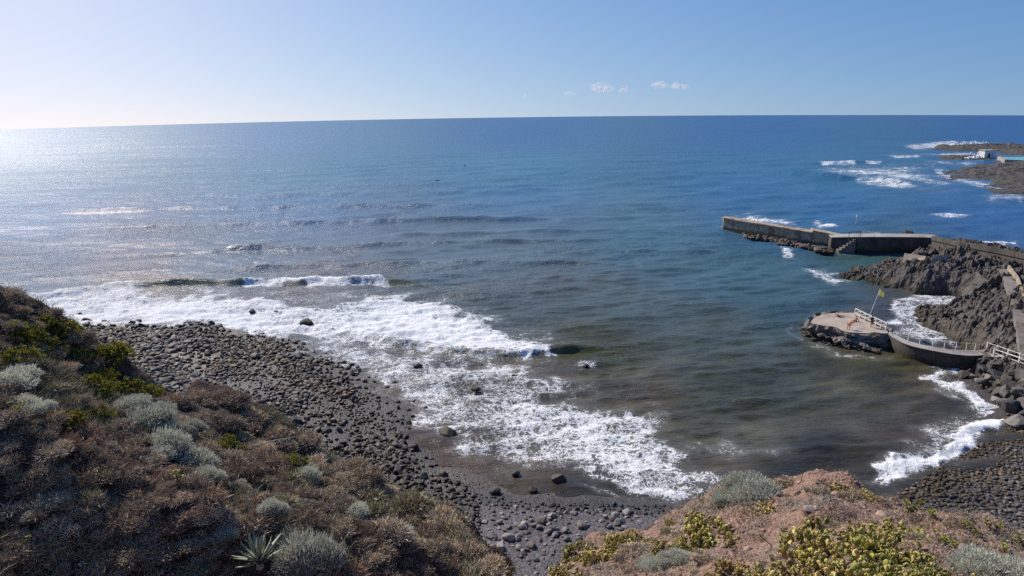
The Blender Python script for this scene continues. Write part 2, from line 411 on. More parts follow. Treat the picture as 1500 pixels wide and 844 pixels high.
def build_sea():
    dep = np.radians(np.r_[np.arange(44, 2.3, -0.056)])
    rad = H / np.tan(dep)
    rad = np.r_[rad, np.geomspace(rad[-1] * 1.012, 4200, 70)]
    az = np.radians(np.arange(-50, 50.01, 0.105))
    Rr, Az = np.meshgrid(rad, az, indexing='ij')
    X = Rr * np.sin(Az); Y = Rr * np.cos(Az)
    Z0 = drop(X, Y)
    dd = np.maximum(np.gradient(rad), 0.05)[:, None]
    r = np.random.default_rng(3)
    Z = np.zeros_like(X)
    for k in range(46):
        lam = 1.6 * (24.0 / 1.6) ** (k / 45.0) * r.uniform(0.9, 1.1)
        th = R_(-90 + 10 + r.normal(0, 17)); kk = 2 * math.pi / lam
        amp = lam * (0.0085 if lam < 4 else 0.0050 if lam < 9 else 0.0032)
        wgt = smooth(2.2, 5.0, lam / dd)
        if wgt.max() <= 0: continue
        ph = kk * (X * math.cos(th) + Y * math.sin(th)) + r.uniform(0, 6.28) + 1.3 * fbm(X / (lam * 3), Y / (lam * 3), 2, k)
        Z += wgt * amp * (np.sin(ph) + 0.25 * np.sin(2 * ph + 0.6))
    PX, PY, _ = proj(np.c_[X.ravel(), Y.ravel(), Z0.ravel()])
    PX = PX.reshape(X.shape); PY = PY.reshape(X.shape)
    near = smooth(45, 75, Rr)
    Z *= 0.35 + 0.65 * near
    # foam cover
    foam = np.zeros_like(X)
    jx = fbm(X / 6, Y / 6, 3, 91); jy = fbm(X / 6, Y / 6, 3, 92); jx2 = fbm(X / 1.8, Y / 1.8, 2, 93); jy2 = fbm(X / 1.8, Y / 1.8, 2, 94)
    for poly, cov, soft in FOAM:
        P = np.array(poly, float); m = soft * 3 + 6
        b = (PX > P[:, 0].min() - m) & (PX < P[:, 0].max() + m) & (PY > P[:, 1].min() - m) & (PY < P[:, 1].max() + m)
        if not b.any(): continue
        jf = 1.0 if P[:, 1].min() > 300 else 0.45
        s = sdf_poly(PX[b] + (jx[b] + jx2[b]) * soft * 1.3, PY[b] + (jy[b] + jy2[b]) * soft * 0.7 * jf, poly)
        cv = cov * (0.94 if P[:, 1].min() > 300 else 0.74)
        foam[b] = np.maximum(foam[b], cv * smooth(-soft * 1.5, soft * 1.5, s))
    green = np.zeros_like(X)
    for ln, hgt, wid in BREAK:
        Wl = [at(*p)[:2] for p in ln]
        A = np.array(Wl); b = (X > A[:, 0].min() - 30) & (X < A[:, 0].max() + 30) & (Y > A[:, 1].min() - 30) & (Y < A[:, 1].max() + 30)
        d, t, sg = dist_line(X[b] + 0.8 * jx[b], Y[b] + 0.8 * jy[b], Wl)
        s = d * sg        # negative = shore side
        hh = hgt * smooth(0, 0.12, t) * smooth(1.0, 0.72, t) * (0.8 + 0.35 * fbm(X[b] / 9, Y[b] / 9, 2, 77))
        shore = s < 0
        prof = np.where(shore, np.exp(-(s / (wid * 0.38)) ** 2), np.exp(-(s / (wid * 1.1)) ** 2))
        Z[b] += hh * prof
        if hgt in (1.1, 0.55):
            green[b] = np.maximum(green[b], np.exp(-((s + wid * 0.25) / (wid * 0.4)) ** 2) * smooth(0.05, 0.2, t) * smooth(0.98, 0.75, t))
    wide = smooth(0.5, 1.0, foam)
    Z += wide * (0.10 + 0.16 * fbm(X / 1.4, Y / 1.4, 3, 5)) * smooth(400, 150, Rr)
    # colour of the water body
    W = np.array([(a, b * 1.9) for a, b, c in WATER]); C = np.array([lin(c) for a, b, c in WATER])
    num = np.zeros(X.shape + (3,)); den = np.zeros(X.shape)
    wx = PX + 16 * fbm(X / 14, Y / 14, 3, 31) * smooth(300, 420, PY); wy = PY + 10 * fbm(X / 14, Y / 14, 3, 32) * smooth(300, 420, PY)
    for (a, b), c in zip(W, C):
        q = 1.0 / (((wx - a) ** 2 + (wy * 1.9 - b) ** 2) + 500.0) ** 1.7
        num += q[..., None] * c; den += q
    body = num / den[..., None]
    patch = (fbm(X / 5, Y / 5, 4, 61))          # weed and stones on the bed
    body *= (1 + 0.32 * (patch * smooth(460, 560, PY))[..., None])
    body = body * (1 - 0.6 * green[..., None]) + np.array(lin((84, 92, 50))) * 0.6 * green[..., None]
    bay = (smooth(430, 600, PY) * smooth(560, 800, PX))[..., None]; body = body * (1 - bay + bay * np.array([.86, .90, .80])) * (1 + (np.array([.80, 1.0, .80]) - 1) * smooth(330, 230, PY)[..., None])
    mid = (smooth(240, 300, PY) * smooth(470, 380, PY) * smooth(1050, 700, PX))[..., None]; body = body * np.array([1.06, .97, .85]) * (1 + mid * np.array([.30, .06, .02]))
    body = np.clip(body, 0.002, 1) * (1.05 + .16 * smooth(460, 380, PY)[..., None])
    far = smooth(120, 700, Rr)
    t = NT('sea_water'); v = t.coord()
    a_b = t.n('ShaderNodeAttribute', attribute_name='body').outputs['Color']
    a_f = t.n('ShaderNodeAttribute', attribute_name='foam').outputs['Fac']
    a_d = t.n('ShaderNodeAttribute', attribute_name='far').outputs['Fac']
    # lace of foam: thin bright lines at low cover, closing up as the cover grows
    wv = t.n('ShaderNodeTexNoise', {'Vector': v, 'Scale': 0.55, 'Detail': 3}).outputs['Color']
    vv = t.n('ShaderNodeVectorMath', {0: wv, 1: (1.6, 1.6, 0)}, operation='MULTIPLY').outputs[0]
    vw = t.n('ShaderNodeVectorMath', {0: v, 1: vv}, operation='ADD').outputs[0]
    def ridge(scale, det):
        n = t.noise(vw, scale, det, 0.6)
        q = t.math('ABSOLUTE', t.math('SUBTRACT', n, 0.5))
        return t.math('SUBTRACT', 1.0, t.math('MULTIPLY', q, 10.0), clamp=True)
    r1 = ridge(0.50, 3); r2 = ridge(1.35, 3); r3 = ridge(3.4, 2)
    lace = t.math('ADD', t.math('MULTIPLY', t.math('MAXIMUM', r1, r2), 0.62), t.math('MULTIPLY', r3, 0.30))
    blot = t.math('ADD', t.math('MULTIPLY', t.noise(vw, 0.30, 5, 0.65), 0.6), t.math('MULTIPLY', t.noise(v, 0.075, 4, 0.6), 0.4))
    lace = t.math('ADD', lace, t.math('MULTIPLY', t.math('SUBTRACT', blot, 0.52), 1.6))
    thr = t.math('SUBTRACT', 1.0, a_f)
    fm = t.n('ShaderNodeMapRange', {'Value': t.math('SUBTRACT', lace, thr), 'From Min': 0.0, 'From Max': 0.40}, interpolation_type='SMOOTHSTEP').outputs[0]
    fm = t.math('MULTIPLY', fm, t.n('ShaderNodeMapRange', {'Value': a_f, 'From Min': 0.04, 'From Max': 0.3}).outputs[0], clamp=True)
    film = t.math('MULTIPLY', t.math('MULTIPLY', a_f, t.n('ShaderNodeMapRange', {'Value': blot, 'From Min': .35, 'From Max': .65}).outputs[0]), 0.42)
    body_c = t.mix(film, a_b, (0.55, 0.56, 0.56))
    n1 = t.noise(t.n('ShaderNodeMapping', {'Vector': v, 'Scale': (0.5, 1.5, 1.0), 'Rotation': (0, 0, 0.12)}).outputs[0], 1.15, 5, 0.66)
    n2 = t.noise(v, 0.22, 3, 0.5)
    hgt_ = t.math('ADD', n1, t.math('MULTIPLY', n2, 1.6))
    lane = t.noise(t.n('ShaderNodeMapping', {'Vector': v, 'Scale': (0.010, 0.045, 1.0), 'Rotation': (0, 0, 0.1)}).outputs[0], 1.0, 4, 0.6, 0.6)
    lane = t.n('ShaderNodeMapRange', {'Value': lane, 'From Min': .36, 'From Max': .64, 'To Min': .35, 'To Max': 1.0}).outputs[0]
    bp = t.n('ShaderNodeBump', {'Height': hgt_, 'Strength': lane, 'Distance': 0.38})
    rough = t.n('ShaderNodeMapRange', {'Value': a_d, 'To Min': 0.14, 'To Max': 0.26}).outputs[0]
    dif = t.n('ShaderNodeBsdfDiffuse', {'Color': body_c, 'Normal': bp.outputs[0]})
    gl = t.n('ShaderNodeBsdfGlossy', {'Color': (1, 1, 1), 'Roughness': rough, 'Normal': bp.outputs[0]})
    fr = t.n('ShaderNodeFresnel', {'IOR': 1.33, 'Normal': bp.outputs[0]}).outputs[0]
    frc = t.math('MINIMUM', fr, t.n('ShaderNodeMapRange', {'Value': a_d, 'To Min': 0.34, 'To Max': 0.22}).outputs[0])
    wat = t.n('ShaderNodeMixShader', {0: frc, 1: dif.outputs[0], 2: gl.outputs[0]})
    fb = t.n('ShaderNodeBump', {'Height': t.noise(v, 2.2, 6, 0.7), 'Strength': 0.8, 'Distance': 0.35})
    fo = t.n('ShaderNodeBsdfDiffuse', {'Color': (0.80, 0.82, 0.83), 'Normal': fb.outputs[0]})
    mx = t.n('ShaderNodeMixShader', {0: fm, 1: wat.outputs[0], 2: fo.outputs[0]})
    t.link(mx.outputs[0], t.out.inputs[0])
    o = heightfield('sea', X, Y, Z0 + Z, t.m, smooth=True, attrs={'body': body.reshape(-1, 3), 'foam': foam.ravel(), 'far': far.ravel()})
    tag(o, kind='structure')
build_sea()

# ------------------------------------------------------------------ beach
SHORE = [(-160, 478), (60, 476), (130, 478), (220, 480), (300, 479), (380, 490), (440, 508), (500, 530), (560, 570), (590, 606), (612, 640), (640, 684), (700, 706), (790, 718), (860, 726), (960, 737), (1010, 742), (1080, 752), (1160, 754),
         (1290, 728), (1345, 702), (1400, 672), (1468, 620), (1486, 600), (1456, 580), (1420, 554), (1404, 536)]
SHW = [tuple(at(a, b)[:2]) for a, b in SHORE]
LAND = SHW + [(SHW[-1][0] + 8, SHW[-1][1] + 4), (120, 90), (120, -30), (-150, -30), (-150, SHW[0][1] - 5)]
def beach_z(x, y):
    d = sdf_poly(x, y, LAND)
    z = np.where(d > 0, 0.085 * d, 0.16 * d)
    z = np.where(d > 30, 0.085 * 30 + (d - 30) * 0.03, z)
    z = np.maximum(z, -2.5)
    return z + 0.10 * fbm(x / 4.0, y / 4.0, 3, 21)

def mat_beach():
    t = NT('beach_shingle'); v = t.coord()
    tint = t.n('ShaderNodeAttribute', attribute_name='tint').outputs['Color']
    vo = t.n('ShaderNodeTexVoronoi', {'Vector': v, 'Scale': 5.5, 'Randomness': 1.0})
    sp_ = t.ramp(t.n('ShaderNodeSeparateColor', {0: vo.outputs['Color']}).outputs[0], [(0.0, 0.55), (1.0, 1.5)])
    col = t.mix(1.0, tint, sp_, 'MULTIPLY')
    h = t.math('SUBTRACT', 1.0, vo.outputs['Distance'])
    h = t.math('ADD', h, t.math('MULTIPLY', t.noise(v, 14, 4), 0.5))
    return t.finish(col, 0.62, h, 0.7, 0.08, 0.4)
bx, by = np.meshgrid(np.arange(-120, 110, 0.42), np.arange(18, 160, 0.42))
bz = beach_z(bx, by)
bpx, bpy_, _ = proj(np.c_[bx.ravel(), by.ravel(), bz.ravel()]); bpx = bpx.reshape(bx.shape); bpy_ = bpy_.reshape(bx.shape)
bt = np.zeros(bx.shape + (3,)) + np.array([0.060, 0.054, 0.052])
nz = fbm(bx / 5, by / 5, 3, 8)
def zone(poly, soft): return smooth(-soft, soft, sdf_poly(bpx, bpy_, poly) + nz * soft)[..., None]
k = zone([(230, 500), (300, 500), (330, 530), (300, 560), (250, 530)], 12); bt = bt * (1 - k) + np.array([0.15, 0.12, 0.105]) * k
k = zone([(690, 735), (800, 742), (1000, 750), (1000, 850), (650, 850)], 8); bt = bt * (1 - k) + np.array([0.082, 0.074, 0.080]) * k
k = zone([(590, 600), (700, 690), (860, 722), (800, 735), (700, 722), (620, 680)], 8); bt = bt * (1 - k) + np.array([0.066, 0.055, 0.048]) * k
k = zone([(690, 722), (1000, 738), (960, 752), (800, 744), (700, 740)], 5); bt = bt * (1 - k) + np.array([0.040, 0.038, 0.039]) * k
k = zone([(1290, 728), (1400, 672), (1470, 604), (1490, 640), (1400, 700), (1340, 740)], 8); bt = bt * (1 - k) + np.array([0.055, 0.040, 0.026]) * k
bt *= (1 + 0.25 * nz[..., None])
beach = heightfield('beach', bx, by, bz, mat_beach(), smooth=True, tint=bt.reshape(-1, 3)); tag(beach, kind='structure')

# ------------------------------------------------------------------ hillsides (heightfields over plan)
def hillfn(ctrl, poly_pd, extra_poly, slope, seed, lam=1.0, gully=0.0):
    pts = [atd(px, py, d) for px, py, d in ctrl]
    f = TPS(pts, lam)
    poly = [tuple(atd(px, py, d)[:2]) for px, py, d in poly_pd] + extra_poly
    def z(x, y):
        d = sdf_poly(x, y, poly) + 0.9 * fbm(x / 5, y / 5, 3, seed + 5)
        zz = f(x, y)
        zz = zz + 0.55 * fbm(x / 6.5, y / 6.5, 3, seed) + 0.30 * fbm(x / 1.6, y / 1.6, 3, seed + 1) - gully * np.maximum(ridged((x * .8 + y * .6) / 5.5, (y * .8 - x * .6) / 11, 3, seed + 3) - .35, 0)
        rim = np.minimum(d, 0)
        return zz + rim * slope + 0.5 * rim * slope * np.clip(fbm(x / 2.2, y / 2.2, 3, seed + 9), -0.5, 0.5)
    return z, poly
LCTRL = [(0, 418, 50), (60, 457, 52), (130, 503, 53), (200, 553, 53), (262, 580, 52), (330, 577, 53), (400, 612, 52), (440, 642, 50), (480, 668, 48),
         (60, 492, 49.5), (100, 522, 50), (160, 556, 50), (220, 580, 49.5), (300, 600, 49), (370, 632, 48), (430, 665, 46.5),
         (0, 500, 45), (0, 545, 37.5), (60, 565, 37), (120, 585, 37), (200, 592, 39), (250, 625, 38.5), (300, 662, 37.5), (340, 690, 35.5), (330, 650, 43), (400, 690, 38),
         (0, 600, 32), (100, 630, 33.5), (200, 640, 34.5), (250, 680, 33.5),
         (430, 674, 41), (500, 684, 40.3), (560, 694, 39.8), (650, 733, 36.8), (690, 792, 32.2), (712, 840, 29.7),
         (480, 715, 38.2), (560, 738, 37.4), (630, 775, 34.6), (676, 815, 31.2),
         (440, 735, 31.5), (500, 752, 31), (560, 772, 30.4), (630, 800, 29.4), (670, 830, 28.3), (640, 844, 27.4), (420, 715, 33),
         (350, 720, 31), (150, 680, 31), (0, 690, 30.2), (100, 760, 28.5), (250, 760, 28.2), (380, 750, 28.6), (480, 785, 28), (560, 805, 27.6),
         (0, 844, 26.5), (150, 844, 26.3), (300, 844, 26), (420, 844, 25.5), (520, 844, 25.8), (420, 790, 27), (200, 720, 29.7)]
LPOLY = [(-250, 380, 50), (0, 415, 50.5), (60, 455, 52.5), (130, 500, 53.5), (200, 552, 53.5), (262, 580, 52.5), (330, 576, 53.5), (400, 610, 52.5), (440, 640, 50.5), (480, 668, 48),
         (470, 676, 43), (500, 683, 41), (560, 692, 40.2), (650, 730, 37.2), (690, 790, 32.6), (718, 844, 29.8)]
lz, LPW = hillfn(LCTRL, LPOLY, [(-1.5, 22), (-2.5, 10), (-8, -6), (-70, -6), (-70, 40)], 1.25, 100, gully=1.3)
RCTRL = [(840, 795, 29), (815, 840, 26.5), (890, 775, 30), (960, 760, 31), (1000, 735, 33), (1060, 720, 34.5), (1110, 706, 35.5), (1180, 700, 36), (1240, 704, 36), (1290, 725, 35), (1340, 738, 35), (1400, 760, 34.5), (1460, 775, 34), (1500, 786, 34),
         (860, 844, 24.5), (950, 800, 27), (1000, 844, 23), (1100, 780, 28), (1150, 740, 31.5), (1200, 780, 28), (1100, 844, 23), (1250, 844, 22.5), (1300, 780, 29), (1400, 844, 23), (1400, 800, 28), (1500, 844, 24.5)]
RPOLY = [(812, 844, 26), (815, 836, 26.8), (842, 792, 29.2), (890, 772, 30.3), (960, 756, 31.6), (1000, 732, 33.5), (1060, 717, 35), (1110, 704, 36), (1180, 698, 36.5), (1240, 702, 36.5), (1290, 722, 35.8), (1340, 735, 35.8), (1400, 757, 35.2), (1460, 773, 35), (1520, 786, 35), (1700, 800, 36)]
rz, RPW = hillfn(RCTRL, RPOLY, [(45, 5), (40, -6), (3, -6), (2.5, 12)], 1.35, 200)

def mat_earth(name, c0, c1, c2):
    t = NT(name); v = t.coord()
    n = t.noise(v, 0.9, 8, 0.65)
    col = t.ramp(n, [(0.3, c0), (0.7, c1)])
    col = t.mix(t.ramp(t.noise(v, 0.35, 4, 0.6), [(0.5, 0.0), (0.62, 1.0)]), col, c2)
    vo = t.n('ShaderNodeTexVoronoi', {'Vector': v, 'Scale': 7.0})
    col = t.mix(0.6, col, t.ramp(t.n('ShaderNodeSeparateColor', {0: vo.outputs['Color']}).outputs[0], [(0, 0.45), (1, 1.35)]), 'MULTIPLY')
    h = t.math('ADD', t.noise(v, 3.5, 8, 0.7), t.math('MULTIPLY', vo.outputs['Distance'], -0.5))
    return t.finish(col, 0.92, h, 0.9, 0.22, 0.15)
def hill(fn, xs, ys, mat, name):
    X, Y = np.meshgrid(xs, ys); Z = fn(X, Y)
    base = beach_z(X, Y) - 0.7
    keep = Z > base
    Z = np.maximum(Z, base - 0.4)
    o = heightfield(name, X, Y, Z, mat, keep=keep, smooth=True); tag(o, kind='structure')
    return o
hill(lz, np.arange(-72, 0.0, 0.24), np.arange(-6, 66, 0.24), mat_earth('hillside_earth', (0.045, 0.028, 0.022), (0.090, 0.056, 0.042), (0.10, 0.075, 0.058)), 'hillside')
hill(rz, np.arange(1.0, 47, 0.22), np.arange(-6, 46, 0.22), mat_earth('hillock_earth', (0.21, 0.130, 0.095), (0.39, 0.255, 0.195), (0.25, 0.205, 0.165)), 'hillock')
# the ledge one stands on
LEDGE = [(-3, 0.9), (3, 0.9), (6, -8), (-6, -8)]
X, Y = np.meshgrid(np.arange(-30, 30, 0.5), np.arange(-22, 24, 0.5))
Z = 32.2 + np.minimum(sdf_poly(X, Y, LEDGE), 0) * 1.5 + 0.25 * fbm(X / 2, Y / 2, 3, 5)
tag(heightfield('ledge_ground', X, Y, Z, bpy.data.materials['hillock_earth'], keep=Z > 2, smooth=True), kind='structure')

def ground_hit(px, py, fn, t0=14, t1=62):
    """where the ray of a pixel first meets the surface fn"""
    d = ray(px, py)[0]; d = d / math.hypot(d[0], d[1])
    ts = np.arange(t0, t1, 0.12); P = EYE + d[None] * ts[:, None]
    below = P[:, 2] < fn(P[:, 0], P[:, 1])
    i = int(np.argmax(below))
    if not below[i]: return None
    return P[i]

# ------------------------------------------------------------------ lava shore on the right
LAVA_OUT = [(1222, 401), (1250, 395), (1285, 388), (1312, 385), (1330, 379), (1368, 368), (1372, 353), (1400, 353), (1450, 360), (1500, 370), (1600, 392), (1720, 430), (1720, 640), (1560, 640), (1500, 600), (1474, 596), (1440, 570), (1408, 542),
            (1425, 522), (1418, 511), (1398, 500), (1372, 488), (1350, 472), (1338, 457), (1352, 452), (1385, 456), (1402, 448), (1392, 436), (1340, 430), (1300, 420), (1262, 413), (1236, 406)]
LVP = [tuple(at(a, b)[:2]) for a, b in LAVA_OUT]
LAVA_C = [(1240, 400, .5), (1270, 398, 2), (1300, 392, 3.2), (1335, 398, 3.8), (1332, 386, 1.6), (1375, 378, 2.6), (1370, 408, 3.9), (1400, 368, 4.0), (1440, 376, 4.5), (1480, 386, 5.1), (1530, 396, 5.6), (1420, 405, 4.2), (1450, 415, 4.8), (1396, 424, 3.3),
          (1400, 354, .8), (1450, 361, 1.0), (1500, 371, 1.4), (1600, 393, 2), (1660, 410, 3),
          (1440, 445, 3.8), (1405, 460, 1.5), (1370, 460, .5), (1360, 468, .9), (1372, 476, 1.1), (1420, 488, 2.2), (1460, 488, 3.3), (1475, 460, 5.2), (1480, 425, 5.7), (1485, 510, 3.4), (1440, 512, 2.0), (1480, 528, 2.7), (1500, 560, 3.0), (1450, 545, 2.0), (1600, 450, 6.5), (1600, 520, 5), (1700, 560, 6), (1600, 600, 3)]
ltps = TPS([(*at(a, b, c)[:2], c) for a, b, c in LAVA_C], 0.8)
def lava_base(x, y): return np.clip(ltps(x, y), 0.2, 7)
def lava_z(x, y):
    jx, jy = 0.8 * fbm(x / 3, y / 3, 3, 301), 0.8 * fbm(x / 3, y / 3, 3, 302)
    d = sdf_poly(x + jx, y + jy, LVP)
    f1, f2, cid = worley((x + jx) / 2.3, (y + jy) / 2.3, 303); g1, g2, c2 = worley((x - jx) / 0.95, (y + jy) / 0.95, 304)
    rug = 1.6 * (cid - 0.5) + 0.7 * np.minimum(f2 - f1, 0.5) - 0.3 + 0.45 * (c2 - 0.5) + 0.8 * (g2 - g1) - 0.32 + 0.5 * ridged(x / 5, y / 5, 4, 305) - 0.35 + 0.5 * (worley(x / 0.55 + jy, y / 0.55, 307)[2] - 0.5)
    b = lava_base(x, y)
    z = np.minimum(b + rug * np.clip(0.35 + b / 4, 0.3, 1.0), d * 1.5 + 0.4 * rug)
    return np.where(d < -1.0, -1.2, z)
def mat_rock(name, c0, c1, c2, sc=1.0, wet=True):
    t = NT(name); v = t.coord()
    n = t.noise(v, 0.8 * sc, 8, 0.7); col = t.ramp(n, [(0.3, c0), (0.7, c1)])
    col = t.mix(t.ramp(t.noise(v, 0.25 * sc, 4), [(0.52, 0.0), (0.68, 1.0)]), col, c2)
    if wet:   # weed and wet stone in the splash zone just above the water
        z = t.n('ShaderNodeSeparateXYZ', {0: v}).outputs[2]
        z = t.math('ADD', z, t.math('MULTIPLY', t.noise(v, 0.4, 3), 0.8))
        k = t.n('ShaderNodeMapRange', {'Value': z, 'From Min': 0.7, 'From Max': 1.5, 'To Min': 1, 'To Max': 0}).outputs[0]
        col = t.mix(t.math('MULTIPLY', k, 0.8), col, (0.045, 0.036, 0.022))
    h = t.math('ADD', t.noise(v, 2.0 * sc, 9, 0.72), t.math('MULTIPLY', t.n('ShaderNodeTexVoronoi', {'Vector': v, 'Scale': 1.6 * sc}).outputs['Distance'], 0.6))
    return t.finish(col, 0.8, h, 1.0, 0.35 / sc, 0.3)
M_lava = mat_rock('lava_rock', (0.040, 0.037, 0.037), (0.185, 0.160, 0.138), (0.12, 0.095, 0.07))
lx, ly = np.meshgrid(np.arange(40, 112, 0.19), np.arange(60, 166, 0.19))
lzv = lava_z(lx, ly)
tag(heightfield('lava_shore', lx, ly, lzv, M_lava, keep=lzv > -1.1, smooth=False), kind='structure')

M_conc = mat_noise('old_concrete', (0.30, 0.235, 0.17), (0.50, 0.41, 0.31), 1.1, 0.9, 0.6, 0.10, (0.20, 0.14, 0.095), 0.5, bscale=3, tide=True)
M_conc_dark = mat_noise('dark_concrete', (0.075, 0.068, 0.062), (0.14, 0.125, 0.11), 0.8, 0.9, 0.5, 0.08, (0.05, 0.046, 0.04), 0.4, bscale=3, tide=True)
M_grey0 = mat_noise('worn_concrete', (.14, .12, .10), (.26, .225, .19), 1.2, .9, .6, .06, (.09, .08, .07), .6, bscale=4)
M_deck = mat_noise('pink_concrete', (0.36, 0.29, 0.24), (0.47, 0.39, 0.33), 0.7, 0.9, 0.3, 0.03, (0.30, 0.25, 0.21), 0.5, bscale=5)
M_path = mat_noise('path_concrete', (0.30, 0.28, 0.26), (0.40, 0.37, 0.34), 0.6, 0.9, 0.3, 0.03, (0.24, 0.21, 0.19), 0.4, bscale=5)
M_rail = mat_noise('chalky_rail_paint', (.64, .61, .57), (.76, .74, .70), 3.0, .7, .1, .01, (.46, .36, .29), 5.0)
M_white = mat_noise('white_paint', (0.72, 0.72, 0.70), (0.82, 0.82, 0.80), 2.0, 0.5, 0.1, 0.01, (0.55, 0.45, 0.38), 4.0)

def hgt(P, py):
    """height above P at which a vertical through P meets the photograph row py"""
    lo, hi = -2.0, 14.0
    for _ in range(40):
        m = (lo + hi) / 2
        if proj([P[0], P[1], m])[1][0] > py: lo = m
        else: hi = m
    return lo
def strip_prism(front_px, top_py, depth, zb, back=(0.25, 0.97)):
    """a wall whose seaward foot follows the pixels front_px on the water, rising to the rows top_py"""
    P = [at(a, b, 0) for a, b in front_px]; zt = [hgt(p, y) for p, y in zip(P, top_py)]
    B = np.array(back) / np.hypot(*back) * depth
    m = BM()
    for i in range(len(P) - 1):
        a, b = P[i], P[i + 1]; a2, b2 = a[:2] + B, b[:2] + B
        m.hexa([(*a[:2], zb), (*b[:2], zb), (*b2, zb), (*a2, zb), (*a[:2], zt[i]), (*b[:2], zt[i + 1]), (*b2, zt[i + 1]), (*a2, zt[i])])
    bmesh.ops.remove_doubles(m.b, verts=m.b.verts[:], dist=0.002)
    # drop the doubled inner faces left between the segments
    seen = {}
    for f in list(m.b.faces):
        seen.setdefault(tuple(sorted(v.index for v in f.verts)), []).append(f)
    m.b.verts.index_update(); seen = {}
    for f in list(m.b.faces): seen.setdefault(frozenset(v.index for v in f.verts), []).append(f)
    dead = [f for fs in seen.values() if len(fs) > 1 for f in fs]
    if dead: bmesh.ops.delete(m.b, geom=dead, context='FACES_ONLY')
    return m, P, zt

# outer breakwater
def E(name, loc, label, cat, group=None, rz=0):
    o = bpy.data.objects.new(name, None); COL.objects.link(o); o.location = tuple(map(float, loc)); o.rotation_euler = (0, 0, rz)
    return tag(o, label, cat, group)
m, P, zt = strip_prism([(1059, 337), (1090, 342.5), (1125, 348.5), (1160, 354.5), (1188, 359)], [320.5, 326, 331.5, 337.5, 342], 3.0, -1.5)
bw = tag(m.build('breakwater', M_conc), 'tan concrete breakwater running out into the sea with surf behind it', 'breakwater')
cp = BM()
for i in range(len(P) - 1):
    a, b = P[i].copy(), P[i + 1].copy(); a[2] = zt[i]; b[2] = zt[i + 1]
    cp.hexa([a + [-.12, -.12, .002], b + [-.12, -.12, .002], b + [.85, 3.05, .002], a + [.85, 3.05, .002], a + [-.12, -.12, .28], b + [-.12, -.12, .28], b + [.85, 3.05, .28], a + [.85, 3.05, .28]])
cp.build('coping', M_conc, bw)
m, P, zt = strip_prism([(1188.4, 359), (1212, 362.5), (1238, 365.5)], [337.5, 342, 347.5], 3.2, -1.5)
tag(m.build('sloping_wall', M_conc), 'short tan concrete wall whose top slopes down beside the dark quay', 'sea wall')
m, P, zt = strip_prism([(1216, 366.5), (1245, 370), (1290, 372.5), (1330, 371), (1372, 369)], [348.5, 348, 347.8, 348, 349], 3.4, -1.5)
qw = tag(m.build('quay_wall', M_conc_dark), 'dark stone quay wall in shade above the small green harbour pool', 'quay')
cp = BM()
for i in range(len(P) - 1):
    a, b = P[i].copy(), P[i + 1].copy(); a[2] = zt[i]; b[2] = zt[i + 1]
    cp.hexa([a + [-.06, -.1, .002], b + [-.06, -.1, .002], b + [.8, 3.5, .002], a + [.8, 3.5, .002], a + [-.06, -.1, .14], b + [-.06, -.1, .14], b + [.8, 3.5, .14], a + [.8, 3.5, .14]])
cp.build('coping', M_path, qw)
# landing steps leaning on the quay
q0 = at(1224, 368, 0); q1 = at(1247, 369, 0)
st = BM()
for i in range(6):
    f = i / 6; a = q0 + (q1 - q0) * f; b = q0 + (q1 - q0) * (i + 1) / 6
    st.hexa([(a[0], a[1] - 1.5, -1), (b[0] - .01, b[1] - 1.5, -1), (b[0] - .01, b[1] - .05, -1), (a[0], a[1] - .05, -1), (a[0], a[1] - 1.5, .4 + .5 * i), (b[0] - .01, b[1] - 1.5, .4 + .5 * i), (b[0] - .01, b[1] - .05, .4 + .5 * i), (a[0], a[1] - .05, .4 + .5 * i)])
tag(st.build('landing_steps', M_grey0), 'worn concrete landing steps at the left end of the dark quay', 'steps')
for a, b, h_, lab in ((1243, 352, 2.2, 'thin dark post standing on the quay, left of the pair'), (1259, 352, 2.4, 'thin dark post standing on the quay, right of the pair')):
    p = at(a, b, 3.6); t = BM().tube(p + [0, 0, -.5], p + [0, 0, h_ - .5], .07, .05).tube(p + [0, 0, h_ - .5], p + [0, 0, h_ - .35], .11, .09)
    tag(t.build('mooring_post', M_conc_dark), lab, 'post', 'posts on the quay')
p = at(1254, 328, 0)
mk = E('channel_marker', p, 'slim white marker pole standing in the sea behind the quay', 'marker')
BM().tube((0, 0, -1), (0, 0, 1.9), .13, .10).build('pole', M_white, mk); BM().tube((0, 0, 1.9), (0, 0, 2.6), .26, .05).build('top_mark', M_white, mk)

# path running out to the quay along the far edge of the rocks
def ribbon(name, L_, R__, zs, th, mat):
    """L_, R__: pixels of both edges at heights zs"""
    m = BM(); A = [at(a, b, z) for (a, b), z in zip(L_, zs)]; B = [at(a, b, z) for (a, b), z in zip(R__, zs)]
    for i in range(len(A) - 1):
        d = np.array([0, 0, -th])
        m.hexa([A[i] + d, A[i + 1] + d, B[i + 1] + d, B[i] + d, A[i], A[i + 1], B[i + 1], B[i]])
    return m, A, B
m, A, B = ribbon('quay_path', [(1366, 352), (1400, 360), (1440, 367), (1480, 375), (1520, 384), (1620, 408)], [(1366, 347.5), (1400, 354), (1440, 360.5), (1480, 368), (1520, 376), (1620, 398)], [3.6, 4.6, 5.3, 5.8, 6.2, 7], 3.0, M_path)
tag(m.build('quay_path', M_conc_dark), kind='structure')
m = BM()
for i in range(len(A) - 1): m.bar(A[i] + [0, .2, .45], A[i + 1] + [0, .2, .45], .35, .9)
tag(m.build('parapet_wall', M_conc_dark), 'low grey parapet wall along the path above the lava rocks', 'wall')
